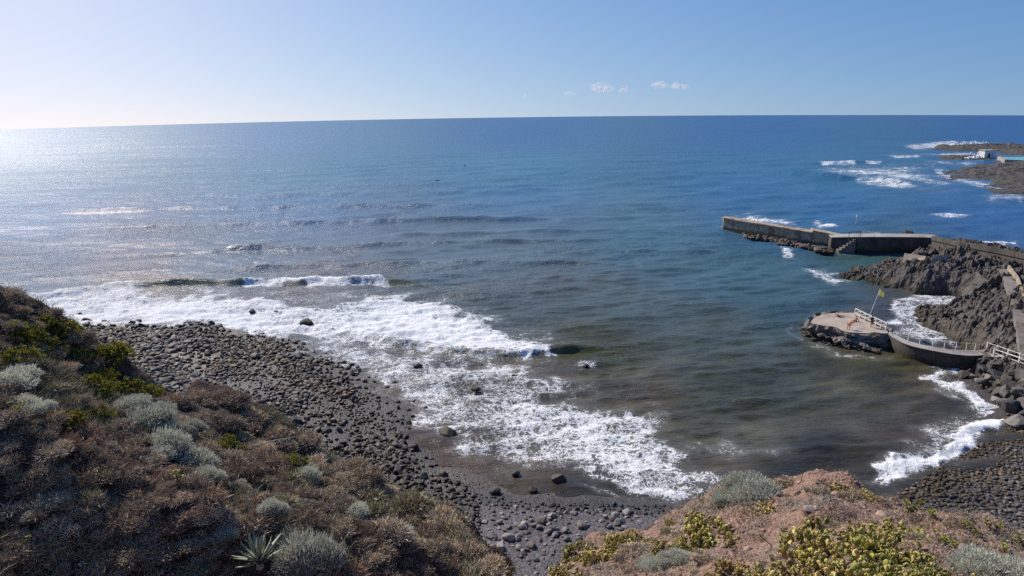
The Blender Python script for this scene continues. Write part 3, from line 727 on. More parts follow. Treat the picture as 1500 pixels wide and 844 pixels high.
# concrete slab and two buttress fins above the harbour pool
a, b, c, d = at(1325, 370.5, 4.6), at(1357, 375, 4.9), at(1349, 391, 2.9), at(1321, 385, 2.7)
dn = np.array([.35, .5, -1.0])
tag(BM().hexa([d + dn, c + dn, b + dn, a + dn, d, c, b, a]).build('concrete_slab', M_deck, bevel=.06), 'pale tilted concrete slab catching the sun above the harbour pool', 'slab')
for k, (x0, y0, x1, y1, lab) in enumerate(((1357, 393, 1371, 374, 'dark buttress fin beside the pale tilted slab'), (1376, 392, 1384, 373, 'narrow buttress fin farther from the pale tilted slab'))):
    p = at(x0, y0, 3.4); q = at(x1, y1, 5.4); t = np.array([1.3, -0.1, 0]) if k == 0 else np.array([.8, 0, 0])
    lo = np.array([0, 0, -3.0])
    tag(BM().hexa([p + lo, p + t + lo, q + t + lo, q + lo, p, p + t, q + t, q]).build('buttress', M_conc, cuts=2, rough=.08), lab, 'buttress', 'buttress fins')
# footway down the right edge of the lava
cl = [(1464, 394), (1473, 412), (1482, 440), (1488, 470), (1493, 505), (1498, 525)]; cr = [(1476, 394), (1489, 412), (1498, 440), (1504, 470), (1507, 505), (1510, 525)]
zs = [5.6, 6.0, 5.9, 5.3, 4.5, 3.8]
M_grey = mat_noise('weathered_concrete', (.15, .135, .12), (.25, .225, .20), 1.1, .9, .6, .06, (.10, .09, .08), .5, bscale=4)
m, A, B = ribbon('footway', cl, cr, zs, 1.0, M_grey); tag(m.build('footway', M_grey), kind='structure')
m = BM()
for i in range(len(B) - 1): m.bar(B[i] + [.1, 0, .3], B[i + 1] + [.1, 0, .3], .3, .7)
tag(m.build('garden_wall', M_conc), 'pale low wall lining the footway at the edge of the lava', 'wall')

# ------------------------------------------------------------------ bathing platform
def resample(poly, n):
    P = np.array(poly + [poly[0]], float); L_ = np.r_[0, np.cumsum(np.linalg.norm(np.diff(P, axis=0), axis=1))]
    t = np.linspace(0, L_[-1], n, endpoint=False)
    return np.c_[[np.interp(t, L_, P[:, k]) for k in range(P.shape[1])]].T
ZD = 2.05
DECK = [(1186, 474), (1192, 467), (1204, 461.5), (1222, 459.5), (1240, 459), (1253, 459.5), (1275, 469), (1299, 481), (1301, 489), (1280, 489), (1262, 488.5), (1240, 487), (1222, 482), (1205, 477.5)]
BASE = [(1162, 480), (1166, 474), (1180, 465), (1200, 458), (1225, 454), (1255, 454), (1285, 466), (1304, 478), (1312, 500), (1308, 520), (1290, 524), (1262, 521), (1235, 516), (1208, 508), (1182, 496)]
deck_w = [at(a, b, ZD)[:2] for a, b in DECK]; base_w = [at(a, b, 0)[:2] for a, b in BASE]
pl = E('bathing_platform', (*np.mean(deck_w, axis=0), 0), 'pinkish concrete bathing platform on a rugged rock islet', 'platform')
c0 = np.array([*np.mean(deck_w, axis=0), 0])
N = 200; D = resample([tuple(p) for p in deck_w], N); Bq = resample([tuple(p) for p in base_w], N)
k0 = int(np.argmin(((Bq - D[0]) ** 2).sum(1))); 
cc = D.mean(0)
def byang(Q):
    a = np.arctan2(Q[:, 1] - cc[1], Q[:, 0] - cc[0]); o = np.argsort(a); t = np.linspace(-math.pi, math.pi, N, endpoint=False)
    r = np.interp(t, a[o], np.hypot(*(Q[o] - cc).T), period=2 * math.pi); return cc + np.c_[np.cos(t), np.sin(t)] * r[:, None]
D = byang(D); Bq = byang(Bq)
rows = []; M_ = 22
for i in range(M_):
    f = i / (M_ - 1); g = f ** 0.8
    p = Bq + (D - Bq) * g; z = -1.2 + (ZD - 0.1 + 1.2) * f ** 0.75
    rows.append(np.c_[p, np.full(N, z)])
V = np.array(rows); x, y, z = V[..., 0], V[..., 1], V[..., 2]
dirn = np.r_[[(Bq - cc) / np.linalg.norm(Bq - cc, axis=1)[:, None]]]
dsp = 1.3 * (ridged(x / 2.2 + z, y / 2.2 - z * .6, 4, 411) - 0.35) + 0.5 * vnoise3(x * 1.4, y * 1.4, z * 1.4, 412) + 0.3 * vnoise3(x * 3.2, y * 3.2, z * 3.2, 413)
env = np.sin(np.linspace(0.25, 1, M_) * math.pi * 0.96)[:, None]
V[..., 0] += dirn[..., 0] * dsp * env; V[..., 1] += dirn[..., 1] * dsp * env
V[..., 2] += 0.25 * env * vnoise3(x * 1.1, y * 1.1, z, 414)
out = 1.0 + .10 * np.clip(ridged(D[:, 0] / 1.6, D[:, 1] / 1.6, 3, 420), 0, 1)
for q in (-2, -3, -4): V[q, :, :2] = cc + (D - cc) * (out[:, None] + .05 * (-1 - q)); V[q, :, 2] = ZD - .05 - .16 * (-2 - q) + .45 * np.clip(vnoise3(D[:, 0] * .9 + q, D[:, 1] * .9, D[:, 0] * 0 + q, 421), -.8, .9)
V[-1, :, 2] = ZD - 0.12
i = np.arange(M_ * N).reshape(M_, N); j = np.roll(i, -1, 1)
ff = np.stack([i[:-1], j[:-1], j[1:], i[1:]], -1).reshape(-1, 4)
link('rock_base', mesh_np('rock_base', V.reshape(-1, 3) - c0, ff, mat_rock('islet_rock', (0.12, 0.108, 0.10), (0.34, 0.30, 0.265), (0.22, 0.185, 0.14))), pl)  # lava colour lightened here so the shaded front reads as sunlit
bmd = BM().prism([p - c0[:2] for p in D[::2]], ZD - 0.32, ZD); bmd.build('deck', M_deck, pl)

CW_F = [(1301.5, 490), (1320, 502), (1340, 508.5), (1370, 514.5), (1400, 519.5), (1425, 521.5), (1441, 520)]
CW_B = [(1302, 484), (1322, 496.5), (1342, 503), (1370, 508.5), (1400, 512.5), (1425, 513.5), (1443, 512.5)]
def fine(line, n=28):
    P = np.array(line, float); t = np.arange(len(P)); u = np.linspace(0, len(P) - 1, n)
    T = np.array([[np.interp(q, t, P[:, k]) for k in (0, 1)] for q in u])
    for _ in range(6): T[1:-1] = 0.5 * T[1:-1] + 0.25 * (T[:-2] + T[2:])
    return [tuple(p) for p in T]
CW_F = fine(CW_F); CW_B = fine(CW_B)
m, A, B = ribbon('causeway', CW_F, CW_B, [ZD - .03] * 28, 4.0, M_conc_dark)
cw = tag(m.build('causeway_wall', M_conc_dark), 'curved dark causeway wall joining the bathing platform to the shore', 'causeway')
m, A2, B2 = ribbon('walk', CW_F, CW_B, [ZD + .02] * 28, .04, M_path)
for k in (A2, B2): pass
m.build('walkway', M_path, cw)
PF = [(1442, 520), (1458, 524), (1476, 531), (1494, 537.5), (1520, 548)]; PB = [(1444, 512.5), (1458, 517), (1474, 523), (1491, 529), (1520, 539)]
m, PA, PBk = ribbon('shore_path', PF, PB, [ZD, ZD + .2, ZD + .5, ZD + .9, ZD + 1.4], 2.5, M_deck); tag(m.build('shore_path', M_deck), kind='structure')

def railing(name, label, pts, h_, mat, rails=(0.55, 1.0), r=0.04, post=0.09, brace=False):
    """pts: post feet in the world"""
    o = E(name, pts[0], label, 'railing'); b0 = np.array(pts[0])
    P = [np.array(p) - b0 for p in pts]
    for p in P: BM().bar(p + [0, 0, -.15], p + [0, 0, h_ + .05], post).build('post', mat, o)
    for f in rails:
        m = BM()
        for a, b in zip(P[:-1], P[1:]): m.bar(a + [0, 0, h_ * f], b + [0, 0, h_ * f], r * 2)
        m.build('rail', mat, o)
    if brace:
        for a, b in zip(P[:-1], P[1:]): BM().bar(a + [0, 0, h_ * .42], b + [0, 0, h_ * .98], r * 1.4).build('brace', mat, o)
    return o
rp = [at(a, b, ZD) for a, b in ((1252, 463), (1259.5, 466.8), (1267, 470.6), (1275, 474.4), (1282.5, 478), (1290, 481.5), (1297.5, 485))]
for p in rp: p[1] -= 0.0
railing('white_railing', 'white painted railing with cross braces on the seaward edge of the platform', rp, 1.15, M_rail, (0.42, 1.0), .06, .12, True)
railing('post_railing', 'thin white post railing along the back of the causeway', [at(a, b, ZD) for a, b in ((1330, 499.5), (1347, 504), (1366, 507.5), (1383, 510), (1400, 512), (1415, 513), (1428, 513.2))], 0.95, M_rail, (0.95,), .018, .08)
railing('post_railing', 'white post railing on the far side of the shore path', [p + [0, -.2, 0] for p in (PBk[0], PBk[1], PBk[2], PBk[3], PBk[4])], 1.05, M_rail, (0.5, 0.95), .03, .16)
railing('post_railing', 'white post railing on the near side of the shore path above the boulders', [PA[0] + (PA[1] - PA[0]) * 0.95 + [0, .25, 0], PA[2] + [0, .25, 0], PA[3] + [0, .25, 0], PA[4] + [0, .25, 0]], 1.05, M_rail, (0.5, 0.95), .03, .16)
# flag
fp = at(1272, 468, ZD); ft = fp + np.array([1.1, 0.0, 4.6])
fl = E('flagpole', fp, 'leaning flagpole with a yellow and white flag on the platform', 'flagpole')
BM().tube((0, 0, 0), ft - fp, .055, .04).build('pole', M_white, fl)
M_flag = mat_noise('flag_cloth', (0.75, 0.72, 0.20), (0.80, 0.78, 0.30), 3, 0.8, 0.0, 0.01, (0.85, 0.84, 0.70), 1.2)
bs_ = [n for n in M_flag.node_tree.nodes if n.type == 'BSDF_PRINCIPLED'][0]; tr_ = M_flag.node_tree.nodes.new('ShaderNodeBsdfTranslucent'); tr_.inputs[0].default_value = (.85, .82, .35, 1)
mx_ = M_flag.node_tree.nodes.new('ShaderNodeMixShader'); mx_.inputs[0].default_value = .5; M_flag.node_tree.links.new(bs_.outputs[0], mx_.inputs[1]); M_flag.node_tree.links.new(tr_.outputs[0], mx_.inputs[2])
M_flag.node_tree.links.new(mx_.outputs[0], [n for n in M_flag.node_tree.nodes if n.type == 'OUTPUT_MATERIAL'][0].inputs[0])
top = ft - fp
g = [[top + np.array([u * 0.62, .08 * math.sin(u * 6) , -0.05 - u * 0.55 - v * 0.85 + u * v * 0.15]) - np.array([.24 * v, 0, 0]) * (1 - u) for u in np.linspace(0, 1, 8)] for v in np.linspace(0, 1, 6)]
link('flag', mesh_np('flag', np.array(g).reshape(-1, 3), grid_faces(6, 8), M_flag, smooth=True), fl).modifiers.new('thick', 'SOLIDIFY').thickness = 0.02

# ------------------------------------------------------------------ people
def skin_mat(name, c): return mat_noise(name, c, tuple(min(1, v * 1.15) for v in c), 6, 0.6, 0.0, 0.01)
M_skin = skin_mat('sunned_skin', (0.42, 0.23, 0.155)); M_black = skin_mat('black_cloth', (0.02, 0.02, 0.025)); M_red = skin_mat('red_cloth', (0.45, 0.06, 0.03)); M_hair = skin_mat('dark_hair', (0.03, 0.02, 0.015)); M_towel = skin_mat('dark_towel', (0.03, 0.035, 0.06))
JE = [(0, 1), (1, 2), (2, 3), (3, 4), (2, 5), (5, 6), (6, 7), (7, 16), (2, 8), (8, 9), (9, 10), (10, 17), (0, 11), (11, 12), (12, 13), (13, 18), (0, 14), (14, 15), (15, 19), (19, 20)]
JR = [.14, .135, .13, .055, .10, .065, .047, .034, .065, .047, .034, .095, .065, .045, .095, .065, .04, .04, .04, .045, .04]
STAND = [(0, 0, .95), (0, 0, 1.15), (0, 0, 1.40), (0, .01, 1.53), (0, .03, 1.66), (.19, 0, 1.42), (.24, 0, 1.12), (.25, .06, .88), (-.19, 0, 1.42), (-.24, 0, 1.12), (-.25, .06, .88),
         (.10, 0, .88), (.11, .02, .50), (.11, -.02, .09), (-.10, 0, .88), (-.11, .02, .50), (.25, .1, .78), (-.25, .1, .78), (.11, .14, .05), (-.11, -.02, .09), (-.11, .14, .05)]
BEND = [(0, 0, .90), (0, .16, 1.05), (0, .36, 1.18), (0, .48, 1.22), (0, .60, 1.22), (.18, .36, 1.16), (.22, .45, .88), (.18, .55, .66), (-.18, .36, 1.16), (-.22, .45, .88), (-.18, .55, .66),
        (.10, 0, .84), (.13, .10, .47), (.12, -.04, .09), (-.10, 0, .84), (-.13, -.05, .47), (.16, .58, .57), (-.16, .58, .57), (.12, .12, .05), (-.12, -.16, .09), (-.12, .02, .05)]
SIT = [(0, 0, .16), (0, -.06, .36), (0, -.10, .60), (0, -.09, .73), (0, -.06, .86), (.19, -.10, .60), (.26, -.24, .34), (.26, -.36, .09), (-.19, -.10, .60), (-.26, -.24, .34), (-.26, -.36, .09),
       (.10, .08, .13), (.12, .46, .30), (.12, .84, .08), (-.10, .08, .13), (-.12, .48, .12), (.26, -.42, .05), (-.26, -.42, .05), (.12, 1.0, .12), (-.12, .88, .08), (-.12, 1.0, .16)]
PRONE = [(0, -.10, .22), (0, .12, .24), (0, .36, .28), (0, .48, .36), (0, .58, .44), (.18, .36, .28), (.36, .40, .18), (.34, .66, .10), (-.18, .36, .28), (-.36, .40, .18), (-.34, .66, .10),
         (.09, -.18, .2), (.10, -.56, .18), (.10, -.95, .17), (-.09, -.18, .2), (-.10, -.56, .18), (.33, .76, .08), (-.33, .76, .08), (.10, -1.12, .15), (-.10, -.95, .17), (-.10, -1.12, .15)]
def skin_mesh(name, joints, edges, radii, mat, root=0):
    me = bpy.data.meshes.new(name); me.from_pydata(joints, edges, []); o = bpy.data.objects.new(name, me); COL.objects.link(o)
    o.modifiers.new('s', 'SKIN'); sv = me.skin_vertices[0].data
    for v, r in zip(sv, radii): v.radius = (r, r)
    sv[root].use_root = True
    o.modifiers.new('d', 'SUBSURF').levels = 2
    dg = bpy.context.evaluated_depsgraph_get(); dg.update()
    out = bpy.data.meshes.new_from_object(o.evaluated_get(dg)); out.name = name
    bpy.data.objects.remove(o); out.materials.clear(); out.materials.append(mat)
    for p in out.polygons: p.use_smooth = True
    return out
def person(pose, loc, rz, label, skin, wear, shirt=None):
    o = link('person', skin_mesh('person', pose, JE, JR, skin), loc=loc, rz=rz); tag(o, label, 'person')
    hp = [pose[0], pose[11], pose[14], pose[12], pose[15]]
    hp[3] = tuple(np.array(pose[11]) * .6 + np.array(pose[12]) * .4); hp[4] = tuple(np.array(pose[14]) * .6 + np.array(pose[15]) * .4)
    link('shorts', skin_mesh('shorts', hp, [(0, 1), (0, 2), (1, 3), (2, 4)], [.165, .125, .125, .105, .105], wear), o)
    if shirt: link('shirt', skin_mesh('shirt', [pose[0], pose[1], pose[2], pose[5], pose[8], pose[6], pose[9]], [(0, 1), (1, 2), (2, 3), (2, 4), (3, 5), (4, 6)], [.16, .155, .15, .10, .10, .075, .075], shirt), o)
    hd = np.array(pose[4]); link('hair', skin_mesh('hair', [tuple(hd + [0, -.03, .05]), tuple(hd + [0, -.05, -.02])], [(0, 1)], [.10, .085], M_hair), o)
    return o
person(STAND, at(1276, 480, ZD), R_(200), 'standing person in dark clothes beside the white railing', M_skin, M_black, M_black)
person(BEND, at(1243, 483, ZD), R_(-70), 'bending person in red shorts in the middle of the platform', M_skin, M_red)
person(SIT, at(1253, 471.5, ZD), R_(120), 'seated person in red shorts near the left end of the railing', M_skin, M_red)
person(SIT, at(1227, 464.5, ZD), R_(-95), 'person sitting on a dark towel at the seaward rim of the platform', M_skin, M_black)
tp = at(1230, 465.2, ZD); tw = np.array([[(u, v, .02 + .015 * math.sin(9 * u + 5 * v)) for u in np.linspace(-.7, 1.3, 9)] for v in np.linspace(-.45, .45, 5)])
o = link('towel', mesh_np('towel', tw.reshape(-1, 3), grid_faces(5, 9), M_towel, smooth=True), loc=tp); o.modifiers.new('thick', 'SOLIDIFY').thickness = .015; tag(o, 'dark blue towel under the sitting person on the platform', 'towel')
# prone surfer out on the water, a swimmer and three surf buoys
sp0 = at(640, 266, 0)
V = []
for i in range(13):
    u = -1 + 2 * i / 12; wd = .28 * max(0.02, (1 - abs(u) ** 2.6)); zc = .10 + .10 * max(0, u) ** 3
    V += [(-wd, u * 1.35, zc), (0, u * 1.35, zc + .05), (wd, u * 1.35, zc), (0, u * 1.35, zc - .06)]
i = np.arange(52).reshape(13, 4); j = np.roll(i, -1, 1)
sb = link('surfboard', mesh_np('surfboard', V, [np.stack([i[:-1], j[:-1], j[1:], i[1:]], -1).reshape(-1, 4), np.array([[0, 1, 2, 3], [51, 50, 49, 48]])], M_black, smooth=True), loc=sp0 + [0, 0, .25], rz=R_(80)); tag(sb, 'dark surfboard floating far out on the open water', 'surfboard')
person(PRONE, sp0 + [0, 0, .28], R_(80), 'person in a black wetsuit lying on the surfboard far out', M_black, M_black, M_black)
o = link('person', skin_mesh('person', STAND, JE, JR, M_black), loc=at(681, 243, 0) + [0, 0, -1.15]); tag(o, 'person in dark wetsuit upright in the water farther out than the surfboard', 'person')

# ------------------------------------------------------------------ far reef, sea pool and clouds
M_reef = mat_rock('far_reef_rock', (0.050, 0.046, 0.046), (0.12, 0.105, 0.098), (0.085, 0.080, 0.050), 0.25, wet=False)
def reef(poly, hts, step, seed):
    W = [tuple(at(a, b, 0)[:2]) for a, b in poly]; A = np.array(W)
    X, Y = np.meshgrid(np.arange(A[:, 0].min() - 4, A[:, 0].max() + 4, step), np.arange(A[:, 1].min() - 4, A[:, 1].max() + 4, step * 1.3))
    f = TPS([(*at(a, b, 0)[:2], c) for a, b, c in hts], 5)
    d = sdf_poly(X + 5 * fbm(X / 22, Y / 22, 3, seed), Y + 9 * fbm(X / 22, Y / 22, 3, seed + 1), W)
    f1, f2, cid = worley(X / 9, Y / 9, seed + 2)
    rug = 1.6 * (cid - .5) + 1.2 * ridged(X / 14, Y / 14, 4, seed + 3) - .7
    z = np.minimum(np.clip(f(X, Y) * .62, .3, 9) + rug * .75, d * 0.22 + .55 * rug)
    z = np.where(d < -6, -2, z)
    tag(heightfield('reef_land', X, Y, z + drop(X, Y), M_reef, keep=z > -.9, smooth=False), kind='structure')
reef([(1352, 218), (1390, 214.5), (1430, 214.5), (1500, 216), (1600, 218), (1600, 229), (1490, 228.5), (1440, 222), (1390, 220)], [(1380, 217, 1.2), (1430, 217, 2.6), (1500, 220, 4), (1580, 223, 5)], 2.4, 501)
reef([(1352, 229), (1395, 227), (1440, 227), (1462, 229), (1475, 233), (1460, 236), (1425, 235.5), (1385, 233.5)], [(1370, 230, .8), (1420, 231, 2.0), (1455, 233, 2)], 2.0, 511)
reef([(1372, 247), (1410, 246), (1425, 242), (1432, 239), (1460, 236), (1500, 236.5), (1600, 240), (1600, 310), (1500, 292), (1465, 283), (1450, 272), (1400, 264), (1372, 256)],
     [(1385, 250, .6), (1430, 246, 2.6), (1450, 243, 5), (1500, 245, 6.5), (1470, 255, 3), (1440, 260, 1.0), (1500, 265, 2.0), (1480, 278, .8), (1580, 260, 5), (1580, 290, 2)], 1.7, 521)
M_pool = mat_noise('pool_water', (0.10, 0.42, 0.44), (0.14, 0.52, 0.52), 0.05, 0.15, 0.1, 0.1, spec=0.5)
pp = [(1463, 229.5), (1500, 229.0), (1560, 231), (1560, 238), (1500, 235.6), (1474, 234.4)]
sp_ = E('sea_pool', at(1480, 235, 1.6), 'turquoise natural sea pool walled in white on the far reef', 'pool'); o0 = np.array(sp_.location)
pw = [at(a, b, 1.9 + 0) for a, b in pp]; pw = [np.array([p[0], p[1], p[2]]) - o0 for p in pw]
BM().prism([p[:2] for p in pw], min(p[2] for p in pw) - 3, [p[2] for p in pw]).build('water', M_pool, sp_)
m = BM()
for i in (0, 4, 5):
    a, b = pw[i], pw[(i + 1) % len(pw)]; m.bar(a + [0, 0, -1.0], b + [0, 0, -1.0], 1.1, 2.5)
m.build('rim', M_path, sp_)
p = at(1445, 229, 1.0); h = E('pump_house', p, 'small white flat-roofed hut by the far sea pool', 'hut')
BM().hexa([(-2.8, -2.5, -3), (2.8, -2.5, -3), (2.8, 2.5, -3), (-2.8, 2.5, -3), (-2.8, -2.5, 3.0), (2.8, -2.5, 3.0), (2.8, 2.5, 3.0), (-2.8, 2.5, 3.0)]).build('wall', M_white, h)
BM().hexa([(-3.1, -2.8, 3.003), (3.1, -2.8, 3.003), (3.1, 2.8, 3.003), (-3.1, 2.8, 3.003), (-3.1, -2.8, 3.35), (3.1, -2.8, 3.35), (3.1, 2.8, 3.35), (-3.1, 2.8, 3.35)]).build('roof', M_path, h)
BM().hexa([(-1, -2.56, -.5), (.2, -2.56, -.5), (.2, -2.503, -.5), (-1, -2.503, -.5), (-1, -2.56, 1.6), (.2, -2.56, 1.6), (.2, -2.503, 1.6), (-1, -2.503, 1.6)]).build('door', M_conc_dark, h)

def ico(sub):
    b = bmesh.new(); bmesh.ops.create_icosphere(b, subdivisions=sub, radius=1.0)
    V = np.array([v.co[:] for v in b.verts]); Fc = np.array([[v.index for v in f.verts] for f in b.faces]); b.free(); return V, Fc
# spray thrown up behind the breakwater and on the far rocks: loose drops and clots of white water
M_spray = mat_noise('white_water', (0.78, 0.80, 0.82), (0.85, 0.86, 0.87), 2, 0.9, 0.3, 0.05)
i1v, i1f = ico(1)
def spray(line, n, hmax, spread, size, label, seed):
    r = np.random.default_rng(seed); P = np.array([at(*p) for p in line]); V = []; Fc = []
    for k in range(n):
        u = r.uniform(0, len(P) - 1.001); i = int(u); c = P[i] + (P[i + 1] - P[i]) * (u - i)
        hh = hmax * r.random() ** 2.2 * (0.35 + 0.65 * math.sin(math.pi * (u / (len(P) - 1))))
        c = c + [r.normal(0, spread), r.normal(0, spread), hh]
        s = size * r.uniform(.4, 1.3) * (1.3 - hh / hmax * .8)
        V.append(i1v * s * r.uniform(.6, 1.4, 3) + c); Fc.append(i1f + len(i1v) * k)
    o = link('spray', mesh_np('spray', np.concatenate(V), np.concatenate(Fc), M_spray, smooth=True)); return tag(o, label, 'spray', kind='stuff')
spray([(1064, 333), (1085, 334), (1110, 338), (1140, 345), (1168, 351)], 260, 3.6, .7, .26, 'white spray bursting over the outer breakwater', 1)
spray([(1420, 233), (1428, 233), (1436, 233)], 60, 4.5, 1.2, .5, 'white spray on the far reef beside the hut', 2)
spray([(1385, 213.5), (1420, 213), (1470, 214.5)], 110, 3.0, 2.5, .6, 'white surf spray along the farthest reef', 3)
spray([(851, 536), (858, 537), (866, 536)], 120, 1.2, .35, .07, 'small splash of water over a submerged rock', 4)
spray([(360, 415), (460, 412.5), (560, 412.5)], 420, 1.3, .5, .12, 'crest spray along the outer breaking wave', 5)

def cloud(px, py, wpx, hpx, label, k):
    dist = 9000.0; c = atd(px, py, dist); s = dist / F; r = np.random.default_rng(900 + k); V = []; Fc = []; n = 0
    iv, jf = ico(4)
    for q in range(9):
        u = r.normal(0, .45); rad = hpx * s * r.uniform(.3, .62) * (1 - .3 * abs(u))
        p = iv * rad; p = p * (1 + .28 * vnoise3(iv[:, 0] * 2.1 + q, iv[:, 1] * 2.1, iv[:, 2] * 2.1, q + k))[:, None] * np.array([1.25, 1.25, .72])
        V.append(p + c + [u * wpx * s * .5, r.normal(0, .2) * wpx * s, abs(r.normal(0, .22)) * hpx * s]); Fc.append(jf + n); n += len(iv)
    o = link('cloud', mesh_np('cloud', np.concatenate(V), np.concatenate(Fc), M_cloud, smooth=True)); tag(o, label, 'cloud', 'small clouds low over the horizon')
t = NT('thin_cloud'); lw = t.n('ShaderNodeLayerWeight', {'Blend': 0.35}).outputs['Facing']
nn = t.noise(t.coord(), 0.012, 5, .6)
al = t.math('MULTIPLY', t.n('ShaderNodeMapRange', {'Value': lw, 'From Min': 0.25, 'From Max': 0.95, 'To Min': .21, 'To Max': 0.0}).outputs[0], t.n('ShaderNodeMapRange', {'Value': nn, 'From Min': .35, 'From Max': .65}).outputs[0])
df = t.n('ShaderNodeBsdfDiffuse', {'Color': (.95, .97, 1.0)}); tl = t.n('ShaderNodeBsdfTranslucent', {'Color': (.95, .97, 1.0)})
ms = t.n('ShaderNodeMixShader', {0: .5, 1: df.outputs[0], 2: tl.outputs[0]}); tr = t.n('ShaderNodeBsdfTransparent')
m2 = t.n('ShaderNodeMixShader', {0: al, 1: tr.outputs[0], 2: ms.outputs[0]}); t.link(m2.outputs[0], t.out.inputs[0]); M_cloud = t.m
for k, (px, py, w_, h_, lab) in enumerate(((876, 131, 34, 17, 'largest faint cloud puff low over the middle of the horizon'), (836, 138, 16, 6, 'tiny faint cloud just left of the largest puff'), (913, 134, 14, 8, 'small cloud puff just right of the largest puff'),
        (967, 126, 18, 11, 'bright white cloud puff, left one of the pair'), (995, 130, 20, 12, 'pinkish white cloud puff, right one of the pair'), (770, 141, 14, 4, 'faintest cloud wisp, farthest left over the horizon'))): cloud(px, py, w_, h_, lab, k)
S.cycles.transparent_max_bounces = 16

# ------------------------------------------------------------------ boulders
iv2, if2 = ico(3); iv1, if1 = ico(2)
def boulder_var(k, V, big=False):
    r = np.random.default_rng(700 + k); P = V.copy()
    ax = r.uniform(.75, 1.2, 3) * np.array([1.15, .95, .68])
    for _ in range(13):        # knock flat facets off
        n = r.normal(0, 1, 3); n /= np.linalg.norm(n); cut = r.uniform(.55, .86)
        dd_ = P @ n; P = P - np.outer(np.maximum(dd_ - cut, 0) * .96, n)
    P = P * (1 + .10 * vnoise3(P[:, 0] * 2 + k, P[:, 1] * 2, P[:, 2] * 2, k))[:, None]
    return P * ax * .56
BV2 = [boulder_var(k, iv2) for k in range(12)]; BV1 = [boulder_var(k, iv1) for k in range(12)]
def angular_var(k):
    r = np.random.default_rng(760 + k); P = iv2.copy()
    for _ in range(16):
        n = unit_(r.normal(0, 1, 3)); cut = r.uniform(.42, .80); P = P - np.outer(np.maximum(P @ n - cut, 0), n)
    P = P * (1 + .05 * vnoise3(iv2[:, 0] * 4 + k, iv2[:, 1] * 4, iv2[:, 2] * 4, k))[:, None]
    return P * r.uniform(.8, 1.25, 3) * np.array([1.1, 1, .8]) * .72
def unit_(v): return v / np.linalg.norm(v)
BVA = [angular_var(k) for k in range(12)]
M_bould = mat_tint('beach_boulder', 0.7, 0.35, 0.25, bumpscale=3.0)
M_bstuff = mat_tint('beach_stones', 0.65, 0.35, 0.0, bumpscale=4.0)
def hidden(x, y, z):
    """true where a hillside stands between the eye and the point"""
    P = np.c_[x, y, z]; hid = np.zeros(len(P), bool)
    for f in np.linspace(.25, .97, 40):
        Q = EYE + (P - EYE) * f
        a = (Q[:, 0] > -72) & (Q[:, 0] < 0) & (Q[:, 1] < 66)
        for fn, msk in ((lz, a), (rz, (Q[:, 0] > 1) & (Q[:, 0] < 47) & (Q[:, 1] < 46))):
            msk = msk & ~hid
            if msk.any(): hid[np.where(msk)[0][fn(Q[msk, 0], Q[msk, 1]) > Q[msk, 2] + .2]] = True
    return hid
GREYS = np.array([[.052, .050, .052], [.085, .078, .075], [.12, .108, .098], [.070, .060, .050], [.155, .14, .125]])
BZ = [  # polygon in photo pixels, spacing m, size range m, fill, colour scale rgb, label, group
    ([(120, 470), (210, 474), (300, 473), (380, 486), (440, 505), (500, 527), (560, 566), (590, 604), (612, 640), (650, 690), (690, 720), (705, 770), (600, 780), (450, 720), (300, 620), (160, 560), (110, 500)], .50, (.25, .88), .97, (1.10, 1.0, .90), 'dark rounded boulder in the boulder field at the foot of the left hillside', 'boulders of the boulder field'),
    ([(60, 458), (130, 462), (320, 466), (330, 478), (130, 482)], 2.0, (.5, 1.6), .62, (.75, .75, .78), 'low dark boulder awash in white foam at the far edge of the boulder field', 'boulders awash in the foam'),
    ([(380, 480), (470, 500), (560, 545), (640, 590), (640, 640), (590, 610), (520, 540), (430, 508)], 1.25, (.4, 1.15), .5, (.7, .68, .66), 'wet dark boulder standing in the thin wash off the boulder field', 'boulders in the wash'),
    ([(600, 640), (700, 690), (860, 724), (830, 735), (700, 725), (620, 690)], 2.2, (.25, .7), .35, (.8, .7, .6), 'small wet boulder on the reddish wet shingle', 'boulders on the wet shingle'),
    ([(690, 742), (760, 738), (870, 748), (960, 756), (900, 790), (860, 830), (820, 850), (700, 850), (660, 780)], .62, (.22, .75), .62, (2.3, 2.2, 2.3), 'pale grey flat stone lying on the black sand of the gully', 'flat stones on the sand'),
    ([(690, 722), (800, 735), (1000, 742), (985, 760), (850, 752), (700, 742)], .42, (.15, .42), .85, (.62, .62, .64), 'small black cobble in the dark cobble band above the foam', 'cobbles of the dark band'),
    ([(1405, 545), (1425, 524), (1450, 524), (1480, 538), (1520, 556), (1540, 640), (1480, 625), (1470, 598), (1440, 575), (1412, 556)], 1.15, (.9, 1.9), .95, (1.0, .95, .90), 'large angular boulder heaped below the shore path', 'boulders below the shore path'),
    ([(1476, 604), (1540, 630), (1560, 760), (1480, 800), (1400, 780), (1330, 750), (1300, 735), (1345, 706), (1402, 674), (1455, 626)], .40, (.20, .50), .96, (1.1, 1.08, .98), 'greenish grey cobble of the small beach beyond the cactus hillock', 'cobbles of the small beach'),
]
BZ += [([(120, 470), (300, 473), (440, 505), (560, 566), (612, 640), (700, 705), (860, 726), (820, 735), (690, 722), (705, 770), (600, 780), (450, 720), (300, 620), (160, 560)], .36, (.10, .26), .6, (1, .96, .92), '', ''),
       ([(1088, 344), (1130, 352), (1160, 357), (1190, 361), (1225, 367), (1215, 370), (1180, 364), (1140, 358), (1095, 348)], .8, (.6, 1.7), .9, (1.2, .95, .75), '', ''),
       ([(1284, 369), (1300, 350), (1330, 347), (1362, 350), (1362, 354), (1300, 354)], 1.3, (1.2, 2.8), .9, (.9, .85, .8), '', '')]
